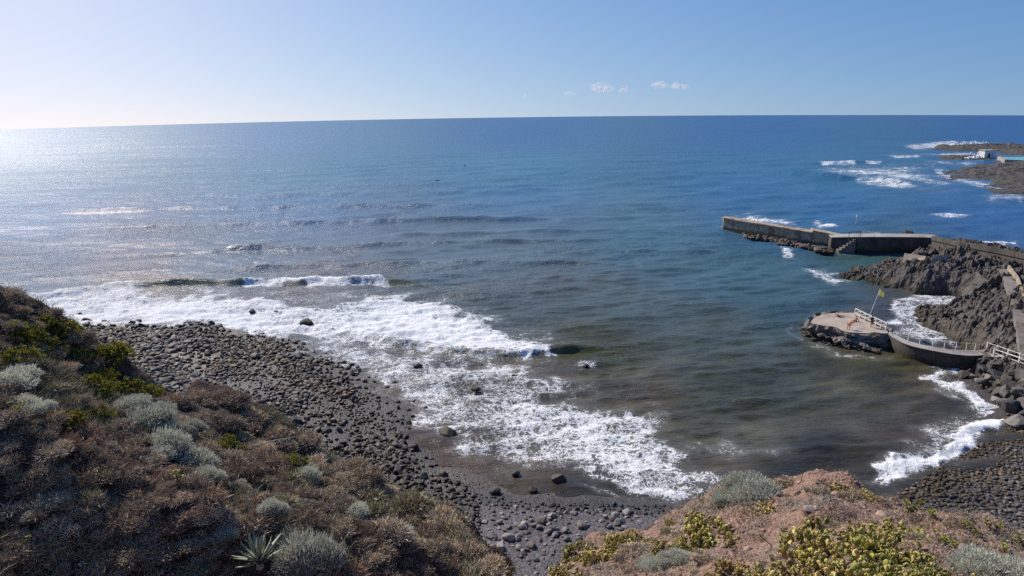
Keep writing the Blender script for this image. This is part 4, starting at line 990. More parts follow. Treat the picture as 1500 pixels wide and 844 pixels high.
SPEC = [(450, 474, 1.9, .8, 'broad black boulder alone in the white foam'), (370, 457, 1.2, .7, 'dark boulder farthest out in the foam below the breaking wave'), (655, 636, 2.0, 1, 'large mossy boulder at the edge of the lacy foam'), (818, 704, 1.6, 1.1, 'mossy boulder nearest the foam edge on the wet shingle'),
        (752, 553, 1.1, .6, 'dark boulder breaking the surface at the end of the foam lace'), (725, 722, 1.1, .8, 'dark boulder at the left end of the wet shingle, beside the cobble band'), (780, 719, 1.0, .9, 'squat boulder between the wet shingle and the cobble band'), (755, 695, .9, .9, 'brown boulder in the middle of the wet shingle'),
        (612, 537, 1.1, .7, 'dark wet boulder in the lace of foam, below the second breaker'), (660, 555, .9, .7, 'smaller wet boulder in the lace of foam'), (697, 571, .9, .7, 'low boulder in the foam lace right of the smaller wet one'), (405, 457, .7, .7, 'small black boulder right of the farthest one in the foam'), (858, 537, .9, .6, 'submerged rock throwing up a small splash')]
cand = []
for zi, (poly, spc, (s0, s1), fill, cs, lab, grp) in enumerate(BZ):
    r = np.random.default_rng(60 + zi); W = [tuple(at(a, b, 0)[:2]) for a, b in poly]; A = np.array(W)
    X, Y = np.meshgrid(np.arange(A[:, 0].min() - 2, A[:, 0].max() + 2, spc), np.arange(A[:, 1].min() - 2, A[:, 1].max() + 6, spc))
    X = (X + r.uniform(-.42, .42, X.shape) * spc).ravel(); Y = (Y + r.uniform(-.42, .42, Y.shape) * spc).ravel()
    Z = beach_z(X, Y)
    if zi == 9: Z = 0.1 + 0 * X
    if zi == 10: Z = 0.2 + 0 * X
    if zi == 6: Z = np.maximum(Z, lava_z(X, Y) * .75 + .2)
    PX, PY, _ = proj(np.c_[X, Y, Z])
    s = sdf_poly(PX + 5 * fbm(X / 3, Y / 3, 2, 70), PY + 3 * fbm(X / 3, Y / 3, 2, 71), poly)
    gap = np.ones(len(X)) * fill
    if zi == 0:
        for gp in ([(235, 498), (300, 500), (325, 520), (290, 545), (240, 520)], [(330, 560), (380, 555), (400, 600), (350, 610)], [(590, 615), (660, 650), (690, 690), (640, 690), (600, 650)]):
            gap = np.where(sdf_poly(PX, PY, gp) + 6 * fbm(X / 2, Y / 2, 2, 72) > 0, .55, gap)
    if zi in (0, 8):
        dl = sdf_poly(X, Y, LAND); gap = gap * (.30 + .70 * smooth(-.5, 5.5, dl)) * np.where(fbm(X / 4.5, Y / 4.5, 3, 79) > .42, .55, 1.0)
    ok = (s > 0) & (r.random(len(X)) < gap)
    X, Y, Z = X[ok], Y[ok], Z[ok]
    size = (s0 + (s1 - s0) * r.beta(1.2, 2.8, len(X))) * (1 + .30 * fbm(X / 5, Y / 5, 2, 73))
    if zi == 0: PXs = PX[ok]; size = size * (1 + .55 * smooth(360, 200, PXs)) * np.where(r.random(len(X)) < .05, 1.5, 1.0)
    h = hidden(X, Y, Z + .3)
    for x, y, z, q, hd in zip(X, Y, Z, size, h):
        if hd and zi != 4: continue
        px, py, wq = proj([x, y, z]); ins = -30 < px[0] < 1530 and py[0] < 860
        if not ins: continue
        c = GREYS[r.integers(5)] * np.array(cs) * r.uniform(.75, 1.2)
        if zi in (0, 2, 3, 8): c = c * (.62 + .38 * float(smooth(2, 9, sdf_poly(np.array([x]), np.array([y]), LAND)[0])))
        if zi in (0, 7, 8): c = c * (1 + .45 * fbm(np.array([x / 3.2]), np.array([y / 3.2]), 3, 75)[0])
        if zi == 0 and fbm(np.array([x / 9]), np.array([y / 9]), 3, 74)[0] > .12: c = c * np.array([1.15, 1.0, .80])
        if zi == 7:
            dsh = sdf_poly(np.array([x]), np.array([y]), LAND)[0]
            if dsh < 4 + 2 * r.normal(): c = c * np.array([1.1, .85, .60])
            elif dsh > 15: c = c * np.array([1.3, 1.3, 1.42])
        cand.append((q / wq[0], zi, x, y, z, q, c, r.integers(12), r.uniform(0, 6.28), hd))
cand.sort(key=lambda c: -c[0])
used = 0; rest = []; quota = {0: 110, 1: 14, 2: 24, 3: 10, 4: 34, 5: 8, 6: 62, 7: 24, 8: 0, 9: 0, 10: 0}; cnt = {k: 0 for k in quota}
vm = {}
def boulder_mesh(k, cc_, ang=False):
    key = (k, cc_, ang)
    if ang and key not in vm:
        base = GREYS[cc_ % 5] * 1.25; vm[key] = mesh_np('boulder', BVA[k], if2, M_bould, smooth=False, tint=np.tile(base, (len(iv2), 1)))
    if key not in vm:
        base = GREYS[cc_ % 5] * (1.0 if cc_ < 5 else 2.2)
        vm[key] = mesh_np('boulder', BV2[k], if2, M_bould, smooth=True, tint=np.tile(base, (len(iv2), 1)))
    return vm[key]
protos = {}
for c in cand:
    _, zi, x, y, z, q, col, k, rot, hd = c
    if cnt[zi] < quota[zi] and not hd:
        cnt[zi] += 1
        o = link('boulder', boulder_mesh(int(k), int(np.argmin(np.abs(GREYS - col / (2.2 if zi == 4 else 1)).sum(1))) + (5 if zi == 4 else 0), zi == 6), loc=(x, y, z + q * .18), rz=rot, sc=q * 1.05)
        o.rotation_euler = (random.uniform(-.25, .25), random.uniform(-.25, .25), rot)
        tag(o, BZ[zi][5], 'boulder', BZ[zi][6])
    else: rest.append(c)
for px, py, q, dark, lab in SPEC:
    p = at(px, py, .1); k = random.randrange(12)
    me = mesh_np('boulder', BV2[k], if2, M_bould, smooth=True, tint=np.tile(np.array([.062, .054, .040]) * dark, (len(iv2), 1)))
    o = link('boulder', me, loc=p + [0, 0, q * .10], rz=random.uniform(0, 6), sc=q * .95); tag(o, lab, 'boulder')
V = []; Fc = []; T = []; n = 0
for _, zi, x, y, z, q, col, k, rot, hd in rest:
    hi = zi in (0, 4, 6, 9, 10); B = (BVA if zi in (6, 9, 10) else BV2 if hi else BV1)[k]; f = if2 if hi else if1
    ca, sa = math.cos(rot), math.sin(rot); P = B * q * 1.05
    P = np.c_[P[:, 0] * ca - P[:, 1] * sa, P[:, 0] * sa + P[:, 1] * ca, P[:, 2]] + [x, y, z + q * (.16 if zi != 4 else .05)]
    V.append(P); Fc.append(f + n); T.append(np.tile(col, (len(P), 1))); n += len(P)
tag(link('beach_stones', mesh_np('beach_stones', np.concatenate(V), np.concatenate(Fc), M_bstuff, smooth=True, tint=np.concatenate(T))), 'thousands of small dark beach stones covering the shore', kind='stuff')
print('boulders', sum(cnt.values()), 'rest', len(rest))

# ------------------------------------------------------------------ plants
def unit(v): return v / np.maximum(np.linalg.norm(v, axis=-1, keepdims=True), 1e-9)
def blades(base, dirn, length, width, tip=0.25, bend=0.0, r=None):
    """quads: base (n,3), dirn (n,3), length (n,), width (n,)"""
    n = len(base); r = r or rng
    side = unit(np.cross(dirn, r.normal(0, 1, (n, 3))))
    end = base + dirn * length[:, None] + np.array([0, 0, -1.0]) * (bend * length)[:, None]
    s = side * width[:, None] / 2
    V = np.stack([base - s, base + s, end + s * tip, end - s * tip], 1).reshape(-1, 3)
    return V, np.arange(4 * n).reshape(n, 4)
def dome_pts(r, n, flat=0.75):
    p = unit(r.normal(0, 1, (n, 3))); p[:, 2] = np.abs(p[:, 2]); return p * np.array([1, 1, flat])
class Acc:
    def __init__(s): s.V = []; s.F4 = []; s.F3 = []; s.T = []; s.n = 0
    def add(s, V, Fc, T):
        V = np.asarray(V, float); Fc = np.asarray(Fc)
        (s.F4 if Fc.shape[1] == 4 else s.F3).append(Fc + s.n); s.V.append(V); s.n += len(V)
        T = np.asarray(T, float); s.T.append(np.tile(T, (len(V), 1)) if T.ndim == 1 else T)
    def mesh(s, name, mat, smooth=False):
        fs = [np.concatenate(f) for f in (s.F4, s.F3) if f]
        return mesh_np(name, np.concatenate(s.V), fs, mat, smooth=smooth, tint=np.concatenate(s.T))
M_leaf = mat_tint('plant_leaf', 0.7, 0.15, 0.22, trans=0.25)
M_twig = mat_tint('dry_twig', 0.9, 0.1, 0.25)
M_pad = mat_tint('cactus_pad', 0.55, 0.25, 0.15, bumpscale=12.0)
def lumpy(r, rad, flat, k, sub_v, amp=.25):
    p = sub_v.copy(); p[:, 2] = np.abs(p[:, 2]) - .1 * (p[:, 2] < 0)
    nn = vnoise3(sub_v[:, 0] * 2.2 + k, sub_v[:, 1] * 2.2, sub_v[:, 2] * 2.2, k)
    return p * (1 + amp * nn)[:, None] * rad * np.array([1, 1, flat])
def dry_mesh(k):
    r = np.random.default_rng(2000 + k); a = Acc(); lob = [(0, 0, 0, 1.0)] + [(r.normal(0, .55), r.normal(0, .55), r.uniform(-.1, .1), r.uniform(.4, .75)) for _ in range(4)]
    for li, (cx_, cy_, cz_, sc) in enumerate(lob):
        c = np.array([cx_, cy_, cz_]); a.add(lumpy(r, .62 * sc, .72, k + li, iv1) + c, if1, np.array([.10, .080, .066]))
        n = int(760 * sc); d = dome_pts(r, n, 1.0); b = d * np.array([1, 1, .75]) * (sc * r.uniform(.38, .78, n))[:, None] + c
        dd_ = unit(d * .8 + r.normal(0, .55, (n, 3)) + [0, 0, .25]); V, f = blades(b, dd_, sc * r.uniform(.14, .40, n), r.uniform(.018, .042, n), .3, .1, r)
        g = r.uniform(.45, 1.7, n); tone = [(.41, .32, .22), (.53, .43, .30), (.34, .24, .16), (.36, .32, .19), (.45, .37, .275)][k % 5]; col = np.array([tone]) * g[:, None] * (1 + r.normal(0, .08, (n, 3))); a.add(V, f, np.repeat(col, 4, 0))
    return a.mesh('dry_shrub', M_twig)
def silver_meshes(k):
    r = np.random.default_rng(2100 + k); a = Acc(); br = Acc(); lob = [(0, 0, 0, 1.0)] + [(r.normal(0, .5), r.normal(0, .5), r.uniform(-.05, .15), r.uniform(.45, .75)) for _ in range(5)]
    for li, (cx_, cy_, cz_, sc) in enumerate(lob):
        c = np.array([cx_, cy_, cz_]); br.add(lumpy(r, .66 * sc, .75, k + li + 30, iv1) + c, if1, np.array([.15, .155, .125]))
        n = int(2300 * sc); d = dome_pts(r, n, 1.0); lump = 1 + .16 * vnoise3(d[:, 0] * 4, d[:, 1] * 4, d[:, 2] * 4, k)
        b = d * np.array([1, 1, .78]) * (sc * lump * r.uniform(.55, .84, n))[:, None] + c
        dd_ = unit(d + r.normal(0, .42, (n, 3)) + [0, 0, .3]); V, f = blades(b, dd_, sc * r.uniform(.05, .13, n), r.uniform(.014, .030, n), .5, 0, r)
        g = r.uniform(.6, 1.35, n); col = np.array([[.56, .565, .46]]) * g[:, None] * (1 + r.normal(0, .05, (n, 3))); a.add(V, f, np.repeat(col, 4, 0))
    return a.mesh('foliage', M_leaf), br.mesh('stem', M_twig, True)  # the stem part here is the lumpy core under the leaves, without branches
def spurge_meshes(k, col0=(.27, .255, .045)):
    r = np.random.default_rng(2200 + k); a = Acc(); br = Acc(); n = 95
    d = dome_pts(r, n, 1.0); tipp = d * np.array([1, 1, .8]) * r.uniform(.55, 1.0, n)[:, None]; b0 = r.normal(0, .12, (n, 3)); b0[:, 2] = -.05
    V, f = blades(b0, unit(tipp - b0), np.linalg.norm(tipp - b0, axis=1), np.full(n, .035), .6, 0, r); br.add(V, f, np.array([.13, .10, .075]))
    br.add(lumpy(r, .45, .7, k, iv1), if1, np.array([.07, .065, .035]))
    for i in range(n):
        m = 16; ax = unit(d[i] + [0, 0, .5]); dd_ = unit(ax * .55 + r.normal(0, .6, (m, 3))); V, f = blades(np.tile(tipp[i], (m, 1)) + r.normal(0, .02, (m, 3)), dd_, r.uniform(.10, .2, m), r.uniform(.045, .075, m), .55, 0, r)
        g = r.uniform(.6, 1.3) * r.uniform(.8, 1.2, m); c = np.array(col0) * g[:, None]; c[:, 0] *= r.uniform(.75, 1.25); a.add(V, f, np.repeat(c, 4, 0))
    return a.mesh('foliage', M_leaf), br.mesh('stem', M_twig)
def rosette_meshes(k, col0=(.36, .36, .10), nst=5):
    r = np.random.default_rng(2300 + k); a = Acc(); br = Acc()
    for i in range(nst):
        ang = r.uniform(0, 6.28); ln = r.uniform(.35, 1.0); lean = r.uniform(.15, .7); e = np.array([math.cos(ang) * lean * ln, math.sin(ang) * lean * ln, ln * .85]); b = np.array([r.normal(0, .1), r.normal(0, .1), -.1])
        V, f = blades(np.array([b, b]), unit(np.array([e - b, e - b])), np.full(2, np.linalg.norm(e - b)), np.full(2, .055), .8, 0, r); br.add(V, f, np.array([.20, .155, .12]))
        up = unit(e * .5 + np.array([0, 0, 1.0])); m = 26; th = np.arange(m) * 2.4; tilt = np.linspace(.25, 1.35, m)
        x = unit(np.cross(up, [0.3, 1, 0])); y = np.cross(up, x); rad = x * np.cos(th)[:, None] + y * np.sin(th)[:, None]
        dd_ = unit(rad * np.sin(tilt)[:, None] + up * np.cos(tilt)[:, None]); ll = r.uniform(.10, .15, m) * (1 + tilt * .5)
        side = unit(np.cross(dd_, up)); s = side * .045; p0 = e + dd_ * .02; p1 = e + dd_ * (ll * .65)[:, None]; p2 = e + dd_ * ll[:, None]
        V = np.stack([p0 - s * .4, p0 + s * .4, p1 + s, p1 - s, p2 + s * .3, p2 - s * .3], 1).reshape(-1, 3); q = np.arange(m)[:, None] * 6
        c = np.array(col0) * r.uniform(.75, 1.2) * (1 + r.normal(0, .06, (m, 1))); c6 = np.repeat(c, 6, 0); n0 = a.n
        a.add(V, np.concatenate([q + [0, 1, 2, 3], q + [3, 2, 4, 5]]), c6)
    return a.mesh('pads_rosettes', M_leaf), br.mesh('stem', M_twig)  # every rosette of the plant in one mesh, with its stems
def pad_geo():
    th = np.linspace(0, 2 * math.pi, 11)[:-1]; sh = .5 + .06 * np.sin(th)
    ring = np.c_[sh * np.cos(th) * .80, np.zeros(10), .5 + sh * np.sin(th)]
    inn = np.c_[ring[:, 0] * .72, np.full(10, .07), .5 + (ring[:, 2] - .5) * .72]; inb = inn * [1, -1, 1]
    V = np.concatenate([ring, inn, inb, [[0, .085, .5], [0, -.085, .5]]]); i = np.arange(10); j = (i + 1) % 10
    f4 = np.concatenate([np.c_[i, j, j + 10, i + 10], np.c_[j, i, i + 20, j + 20]]); f3 = np.concatenate([np.c_[i + 10, j + 10, np.full(10, 30)], np.c_[j + 20, i + 20, np.full(10, 31)]])
    return V, f4, f3
PV, PF4, PF3 = pad_geo()
PADC = np.array([[.36, .32, .085], [.26, .265, .07], [.48, .40, .14], [.17, .20, .055], [.36, .26, .12], [.55, .46, .21]]) * np.array([1.42, 1.38, 1.25])
def cactus_meshes(k, npad=70, spread=1.0, tone=0):
    r = np.random.default_rng(2400 + k); a = Acc(); stump = Acc()
    stump.add(lumpy(r, .42 * spread, .35, k, iv1), if1, np.array([.13, .10, .06]))
    st = []
    for i in range(max(8, npad // 6)):
        an = r.uniform(0, 6.28); q = .72 * spread * math.sqrt(r.random()); p = np.array([q * math.cos(an), q * math.sin(an), -.05])
        st.append((p, unit(np.array([p[0] * .5 + r.normal(0, .35), p[1] * .5 + r.normal(0, .35), 1.0])), 0))
    n = 0
    while st and n < npad:
        p, d, lev = st.pop(0); n += 1
        s = r.uniform(.12, .20) * (1 - .05 * lev); yaw = r.uniform(0, 6.28); x = unit(np.cross(d, [math.cos(yaw), math.sin(yaw), .1])); y = np.cross(d, x)
        V = (PV * s) @ np.stack([x, y, d]) + p
        if lev == 0 or r.random() < .12: col = PADC[4] * r.uniform(.35, .85)
        else: col = PADC[r.choice(6, p=[[.30, .18, .14, .10, .14, .14], [.2, .1, .22, .04, .24, .2], [.32, .32, .10, .18, .04, .04]][tone])] * r.uniform(.7, 1.2)
        n0 = a.n; a.V.append(V); a.T.append(np.tile(col, (len(V), 1))); a.F4.append(PF4 + n0); a.F3.append(PF3 + n0); a.n += len(V)
        for _ in range(r.choice([1, 2, 3], p=[.3, .45, .25])):
            if lev < 4:
                an = r.uniform(-1.0, 1.0); q = p + d * s * (.5 + .48 * math.cos(an)) + x * s * .40 * math.sin(an)
                st.append((q, unit(d * .8 + x * math.sin(an) * .7 + r.normal(0, .32, 3) + [0, 0, .15]), lev + 1))
    return a.mesh('pads_rosettes', M_pad, True), stump.mesh('trunk', M_twig, True)  # all loose pads of the clump in one mesh, over a low lumpy stump

DRY = [dry_mesh(k) for k in range(7)]; SIL = [silver_meshes(k) for k in range(4)]; SPU = [spurge_meshes(k) for k in range(3)]; ROS = [rosette_meshes(k, nst=n) for k, n in enumerate((5, 8, 3))]
CAC = [cactus_meshes(k, n, s, tn) for k, (n, s, tn) in enumerate(((340, 1.0, 0), (300, .9, 0), (220, .85, 1), (130, .7, 1), (400, 1.05, 2)))]
def seg_mesh(name, pts, radii, mat):
    m = BM()
    for a, b, r0, r1 in zip(pts[:-1], pts[1:], radii[:-1], radii[1:]): m.tube(a, b, r0, r1, 6)
    return m.mesh(name, mat)
def plant(name, parts, p, sc, label, cat, group=None, z=0, flat=1.0):
    rz_ = random.uniform(0, 6.28)
    if len(parts) == 1:
        o = link(name, parts[0], loc=p, rz=rz_, sc=(sc, sc, sc * flat)); tag(o, label, cat, group); return o
    o = bpy.data.objects.new(name, None); COL.objects.link(o); o.location = tuple(map(float, p)); o.rotation_euler = (0, 0, rz_); o.scale = (sc, sc, sc * flat); tag(o, label, cat, group)
    for me in parts: link(me.name.split('.')[0], me, o)
    return o
GROW = {'prickly_pear': 1.3, 'silver_shrub': 1.25, 'spurge_bush': 1.35, 'rosette_plant': 1.45}
def put(name, parts, px, py, rpx, label, cat, fn, group=None, dy=0.0, flat=1.0):
    """a plant that shows about rpx photo pixels in radius at the pixel px, py"""
    p = ground_hit(px, py, fn)
    if p is None: return None
    s = rpx * proj(p)[2][0] / F * GROW.get(name, 1.15)
    return plant(name, parts, p + [0, 0, -.08 * s], s, label, cat, group, flat=flat)

# --- left hillside, the plants one can single out
for i, (px, py, r_, lab) in enumerate(((205, 606, 34, 'silvery shrub at the upper end of the long silver patch'), (240, 640, 36, 'broad silvery shrub in the middle of the long silver patch'), (280, 668, 34, 'silvery shrub at the lower end of the long silver patch'), (262, 625, 24, 'small silvery shrub on the seaward edge of the long silver patch'), (185, 588, 22, 'small silvery shrub at the very top of the long silver patch'), (232, 610, 24, 'silvery shrub crowding the upper middle of the long silver patch'), (300, 690, 20, 'last small silvery shrub below the long silver patch'),
        (12, 552, 34, 'large grey green shrub at the left edge of the hillside'), (34, 586, 24, 'grey shrub just below the large grey green one at the left edge'), (345, 712, 15, 'small grey shrub on the shaded gully slope'), (395, 738, 18, 'grey shrub between the shaded gully and the agave'), (300, 735, 18, 'little bluish grey shrub in the shaded lower slope'),
        (325, 775, 19, 'tawny grey shrub up the slope from the agave'), (450, 690, 20, 'pale grey shrub at the top of the near spur'), (520, 745, 20, 'grey green shrub in the hollow of the near spur'), (585, 775, 22, 'grey green shrub along the lower ridge of the near spur'), (60, 730, 26, 'bluish grey shrub in the dark lower left of the hillside'))):
    put('silver_shrub', SIL[i % 4], px, py + r_ * .45, r_, lab, 'shrub', lz)
for i, (px, py, r_, fl_) in enumerate(((442, 830, 42, 1.6),)): put('silver_shrub', SIL[1], px, py, r_, 'tall pale silver dome shrub beside the agave', 'shrub', lz, flat=fl_)
for i, (px, py, r_, lab) in enumerate(((330, 652, 20, 'yellow spurge bush near the thin fallen pole'), (428, 678, 20, 'yellow spurge bush at the top of the near spur'), (188, 566, 20, 'yellow green bush on the far spur above the silver patch'), (45, 494, 24, 'yellow green bush near the top of the far spur at the left'), (75, 508, 20, 'yellow green bush just below the top of the far spur'),
        (30, 520, 22, 'dark green bush at the left under the top of the far spur'), (165, 515, 22, 'bright green bush at the foot of the far spur by the boulders'), (140, 562, 24, 'olive bush with dry tops on the flank of the far spur'), (140, 604, 20, 'yellow bush beside the upper end of the silver patch'), (170, 512, 16, 'small green bush just above the boulder field'), (118, 520, 16, 'olive bush on the dark flank of the far spur'), (95, 478, 17, 'yellow green bush on the skyline shoulder of the far spur'), (60, 470, 15, 'olive bush highest on the skyline of the far spur'), (222, 572, 15, 'olive bush where the far spur meets the boulders'), (150, 548, 16, 'yellow topped bush in the middle of the far spur flank'), (105, 612, 18, 'yellow bush left of the silver patch on the red bank'), (20, 482, 18, 'dark olive bush at the very left of the far spur'))):
    put('spurge_bush', SPU[i % 3], px, py + r_ * .4, r_, lab, 'bush', lz)
for i, (px, py, r_, lab) in enumerate(((88, 676, 12, 'yellow rosette plant, topmost of the chain on the shaded slope'), (92, 700, 12, 'pale yellow rosette plant in the chain on the shaded slope'), (102, 716, 14, 'brightest yellow green rosette plant on the shaded slope'), (78, 722, 13, 'yellow green rosette plant at the lower left of the chain'), (110, 758, 11, 'lone pale green rosette plant below the chain'),
        (58, 775, 13, 'green rosette plant in the dark lower left'), (32, 795, 15, 'large green rosette plant lowest in the dark lower left'), (30, 598, 14, 'flat yellow rosette plant by the left edge'), (58, 598, 13, 'flat yellow rosette plant next to the one by the left edge'), (100, 632, 12, 'flat yellow rosette plant on the red bank'), (120, 590, 14, 'yellow rosette plant at the rim above the red bank'), (260, 700, 20, 'pale stalky rosette plant below the silver patch'))):
    put('rosette_plant', ROS[i % 3], px, py + r_ * .5, r_, lab, 'succulent', lz)
put('rosette_plant', rosette_meshes(40, (.42, .07, .05), 3), 216, 722, 11, 'small red rosette plant on the shaded slope', 'succulent', lz)
# agave, each leaf a part
ag = ground_hit(385, 828, lz); agr = E('agave', ag + [.1, -.5, .55], 'spiky grey green agave beside the tall silver dome shrub', 'agave')
def agave_leaf(k):
    r = np.random.default_rng(k); V = []; n = 9; curl = r.uniform(-.05, .55)
    for i in range(n):
        u = i / (n - 1); wd = .085 * (1 - u ** 2.2) * (.65 + .9 * u * (1 - u)) + .004; z = u * 1.0 - curl * u ** 3 * .35; y = curl * u ** 2 * .45
        V += [(-wd, y + .03, z), (0, y - .045 * (1 - u), z), (wd, y + .03, z), (0, y + .02, z)]
    i = np.arange(4 * n).reshape(n, 4); j = np.roll(i, -1, 1); f = np.stack([i[:-1], j[:-1], j[1:], i[1:]], -1).reshape(-1, 4)
    return mesh_np('leaf', V, f, M_agave, smooth=True)
M_agave = mat_noise('agave_leaf', (.25, .29, .21), (.38, .41, .31), 2.5, .5, .2, .01, (.45, .42, .30), 1.5, rand=.25)
al_ = [agave_leaf(k) for k in range(5)]
for i in range(30):
    o = link('leaf', al_[i % 5], agr, rz=0, sc=random.uniform(1.1, 1.5)); tl_ = .12 + 1.25 * (i / 29.0) ** .8; o.rotation_euler = (tl_, 0, i * 2.4)
BM().tube((0, 0, -.3), (0, 0, .2), .16, .10).build('stem', M_agave, agr)
a = ground_hit(352, 655, lz); b = ground_hit(372, 652, lz)
pa = atd(371, 653, 41.5); pb = atd(432, 640, 42.5)
tag(link('fallen_pole', seg_mesh('fallen_pole', [pa, pa + (pb - pa) * .5 + [0, 0, .05], pb], [.035, .03, .02], mat_noise('bleached_wood', (.42, .38, .33), (.52, .48, .42), 3, .8))), 'thin bleached pole lying across the brush of the far spur', 'pole')

# --- left hillside, dry brush
LH = [(0, 420), (60, 458), (130, 503), (200, 556), (262, 583), (330, 580), (400, 615), (440, 645), (470, 676), (560, 695), (650, 733), (690, 792), (712, 844), (0, 844)]
r = np.random.default_rng(55); got = []
taken = [(385, 822, 34), (372, 840, 30), (405, 800, 20)]
SMALL = []
def dry_light(k):
    r = np.random.default_rng(2900 + k); b_ = Acc(); b_.add(lumpy(r, .6, .72, k, i1v), i1f, np.array([.11, .088, .07])); n = 260
    d = dome_pts(r, n, 1.0); b0 = d * np.array([1, 1, .75]) * r.uniform(.4, .8, n)[:, None]; V, f = blades(b0, unit(d * .8 + r.normal(0, .55, (n, 3)) + [0, 0, .25]), r.uniform(.15, .42, n), r.uniform(.02, .05, n), .3, .1, r)
    b_.add(V, f, np.repeat(np.array([[.42, .33, .22]]) * r.uniform(.45, 1.6, n)[:, None], 4, 0)); return b_
DL = [dry_light(k) for k in range(5)]
def small_dry(p, sc, flat):
    SMALL.append((np.array(p), sc, flat))
def dry_label(px, py):
    if py < 560 + .0 * px and px < 300: return 'dark dry twiggy shrub on the flank of the far spur', 'dry shrubs of the far spur'
    if px > 400 and py < 700 + (px - 400) * .35: return 'bleached dry brush along the crest of the near spur', 'dry brush of the near spur crest'
    if px > 470: return 'reddish brown dry shrub on the near spur above the gully', 'dry shrubs of the near spur'
    return 'dry grey brown twiggy shrub on the shaded slope of the left hillside', 'dry shrubs of the shaded slope'
tries = 0
while len(taken) < 262 and tries < 9000:
    tries += 1
    px, py = r.uniform(0, 715), r.uniform(420, 858)
    if sdf_poly(np.array([px]), np.array([py]), LH + [(0, 860)])[0] < -3 and py < 844: continue
    rp_ = r.uniform(11, 27) * (0.75 + .35 * smooth(450, 800, py))
    if any((px - a) ** 2 + ((py - b) * 1.3) ** 2 < (.66 * (rp_ + c)) ** 2 for a, b, c in taken): continue
    p = ground_hit(px, py, lz)
    if p is None: continue
    taken.append((px, py, rp_)); lab, grp = dry_label(px, py); s = rp_ * proj(p)[2][0] / F * 1.3
    fl_ = r.uniform(.75, 1.1)
    if rp_ < 15: small_dry(p + [0, 0, -.15 * s], s, fl_)
    else: plant('dry_shrub', [DRY[r.integers(7)]], p + [0, 0, -.15 * s], s, lab, 'shrub', grp, flat=fl_)
print('dry', len(taken), tries)
LIGHT = [DRY[1], DRY[4], DRY[6]]
for px, py, rr_ in [(q, 700 + (q - 500) * .30 + r.normal(0, 4), r.uniform(12, 20)) for q in np.arange(445, 645, 11)] + [(q, 770 + (q - 560) * .25 + r.normal(0, 5), r.uniform(12, 20)) for q in np.arange(560, 690, 13)] + [(q, 690 + (q - 500) * .30 + r.normal(0, 2), r.uniform(13, 19)) for q in np.arange(450, 640, 15)] + [(q, 618 + (q - 400) * .62 + r.normal(0, 2), r.uniform(12, 18)) for q in np.arange(345, 480, 14)] + [(q, 733 + (q - 640) * 1.15, r.uniform(12, 18)) for q in np.arange(640, 700, 13)]:
    p = ground_hit(px, py + 9, lz)
    if p is None: continue
    s = rr_ * proj(p)[2][0] / F; crest = px < 480 and py < 672
    plant('dry_shrub', [LIGHT[r.integers(3)]], p + [0, 0, -.2 * s], s, 'bleached dry brush along the crest of the far spur' if crest else 'bleached dry brush along the crest of the near spur', 'shrub', 'dry brush of the far spur crest' if crest else 'dry brush of the near spur crest', flat=.8)

# --- right hillock
CACT = [(1190, 790, 44, 0, 'yellow prickly pear clump at the upper left of the big cactus thicket'), (1228, 800, 40, 1, 'prickly pear clump with a dark gap, in the middle of the big cactus thicket'), (1285, 798, 50, 4, 'greenest and largest prickly pear clump at the right of the big cactus thicket'), (1322, 815, 42, 4, 'green prickly pear clump at the right edge of the big cactus thicket'), (1262, 842, 48, 0, 'prickly pear clump at the bottom of the big cactus thicket'), (1170, 838, 44, 1, 'yellow prickly pear clump at the lower left of the big cactus thicket'), (1125, 842, 34, 0, 'prickly pear clump lowest left of the big cactus thicket'), (1300, 850, 46, 4, 'green prickly pear clump cut by the lower edge under the largest one'),
        (1040, 772, 26, 0, 'prickly pear clump in the middle of the red earth slope'), (1018, 796, 24, 1, 'prickly pear clump below the one in the middle of the red earth slope'), (985, 808, 24, 0, 'sprawling prickly pear clump on the lower red earth slope'), (1070, 790, 18, 3, 'yellowing prickly pear between the middle clump and the thicket'), (1075, 832, 26, 2, 'yellow dry prickly pear left of the big cactus thicket'), (905, 792, 22, 1, 'prickly pear clump above the gully, second from its edge'), (880, 815, 24, 2, 'browning prickly pear clump on the gully edge'), (850, 806, 20, 0, 'prickly pear clump at the very edge of the gully'), (830, 834, 22, 2, 'brown and yellow prickly pear lowest on the gully edge'), (930, 778, 12, 3, 'small prickly pear near the cobble band'), (955, 796, 15, 2, 'lone dry yellow prickly pear on bare red earth'), (1020, 752, 14, 3, 'small prickly pear under the foam tip'), (1120, 742, 15, 2, 'straw yellow prickly pear below the silver shrub at the crest'), (1232, 712, 14, 3, 'small prickly pear on the crest against the water'), (1256, 716, 12, 2, 'straw yellow prickly pear on the crest beside the cove foam'), (1278, 726, 12, 3, 'last small prickly pear on the crest by the cove foam'),
        (1450, 848, 20, 1, 'prickly pear at the lower right beside the blue grey shrub'), (1370, 842, 22, 4, 'green prickly pear on the bottom right of the thicket'), (985, 765, 10, 3, 'tiny prickly pear on the shoulder above the cobbles')]
CACT += [(1208, 768, 30, 0, 'prickly pear clump highest up the slope in the big cactus thicket'), (1262, 776, 32, 1, 'straw tipped prickly pear clump at the top middle of the big cactus thicket'), (1318, 782, 28, 4, 'fresh green prickly pear clump at the top right of the big cactus thicket'), (1220, 830, 38, 1, 'prickly pear clump in the lower middle of the big cactus thicket'), (1345, 842, 30, 4, 'green prickly pear clump at the lower right end of the big cactus thicket')]
for i, (px, py, r_, v, lab) in enumerate(CACT): put('prickly_pear', CAC[v], px, py + r_ * .45, r_ * (1.0 if r_ >= 30 else 1.3), lab, 'cactus', rz)
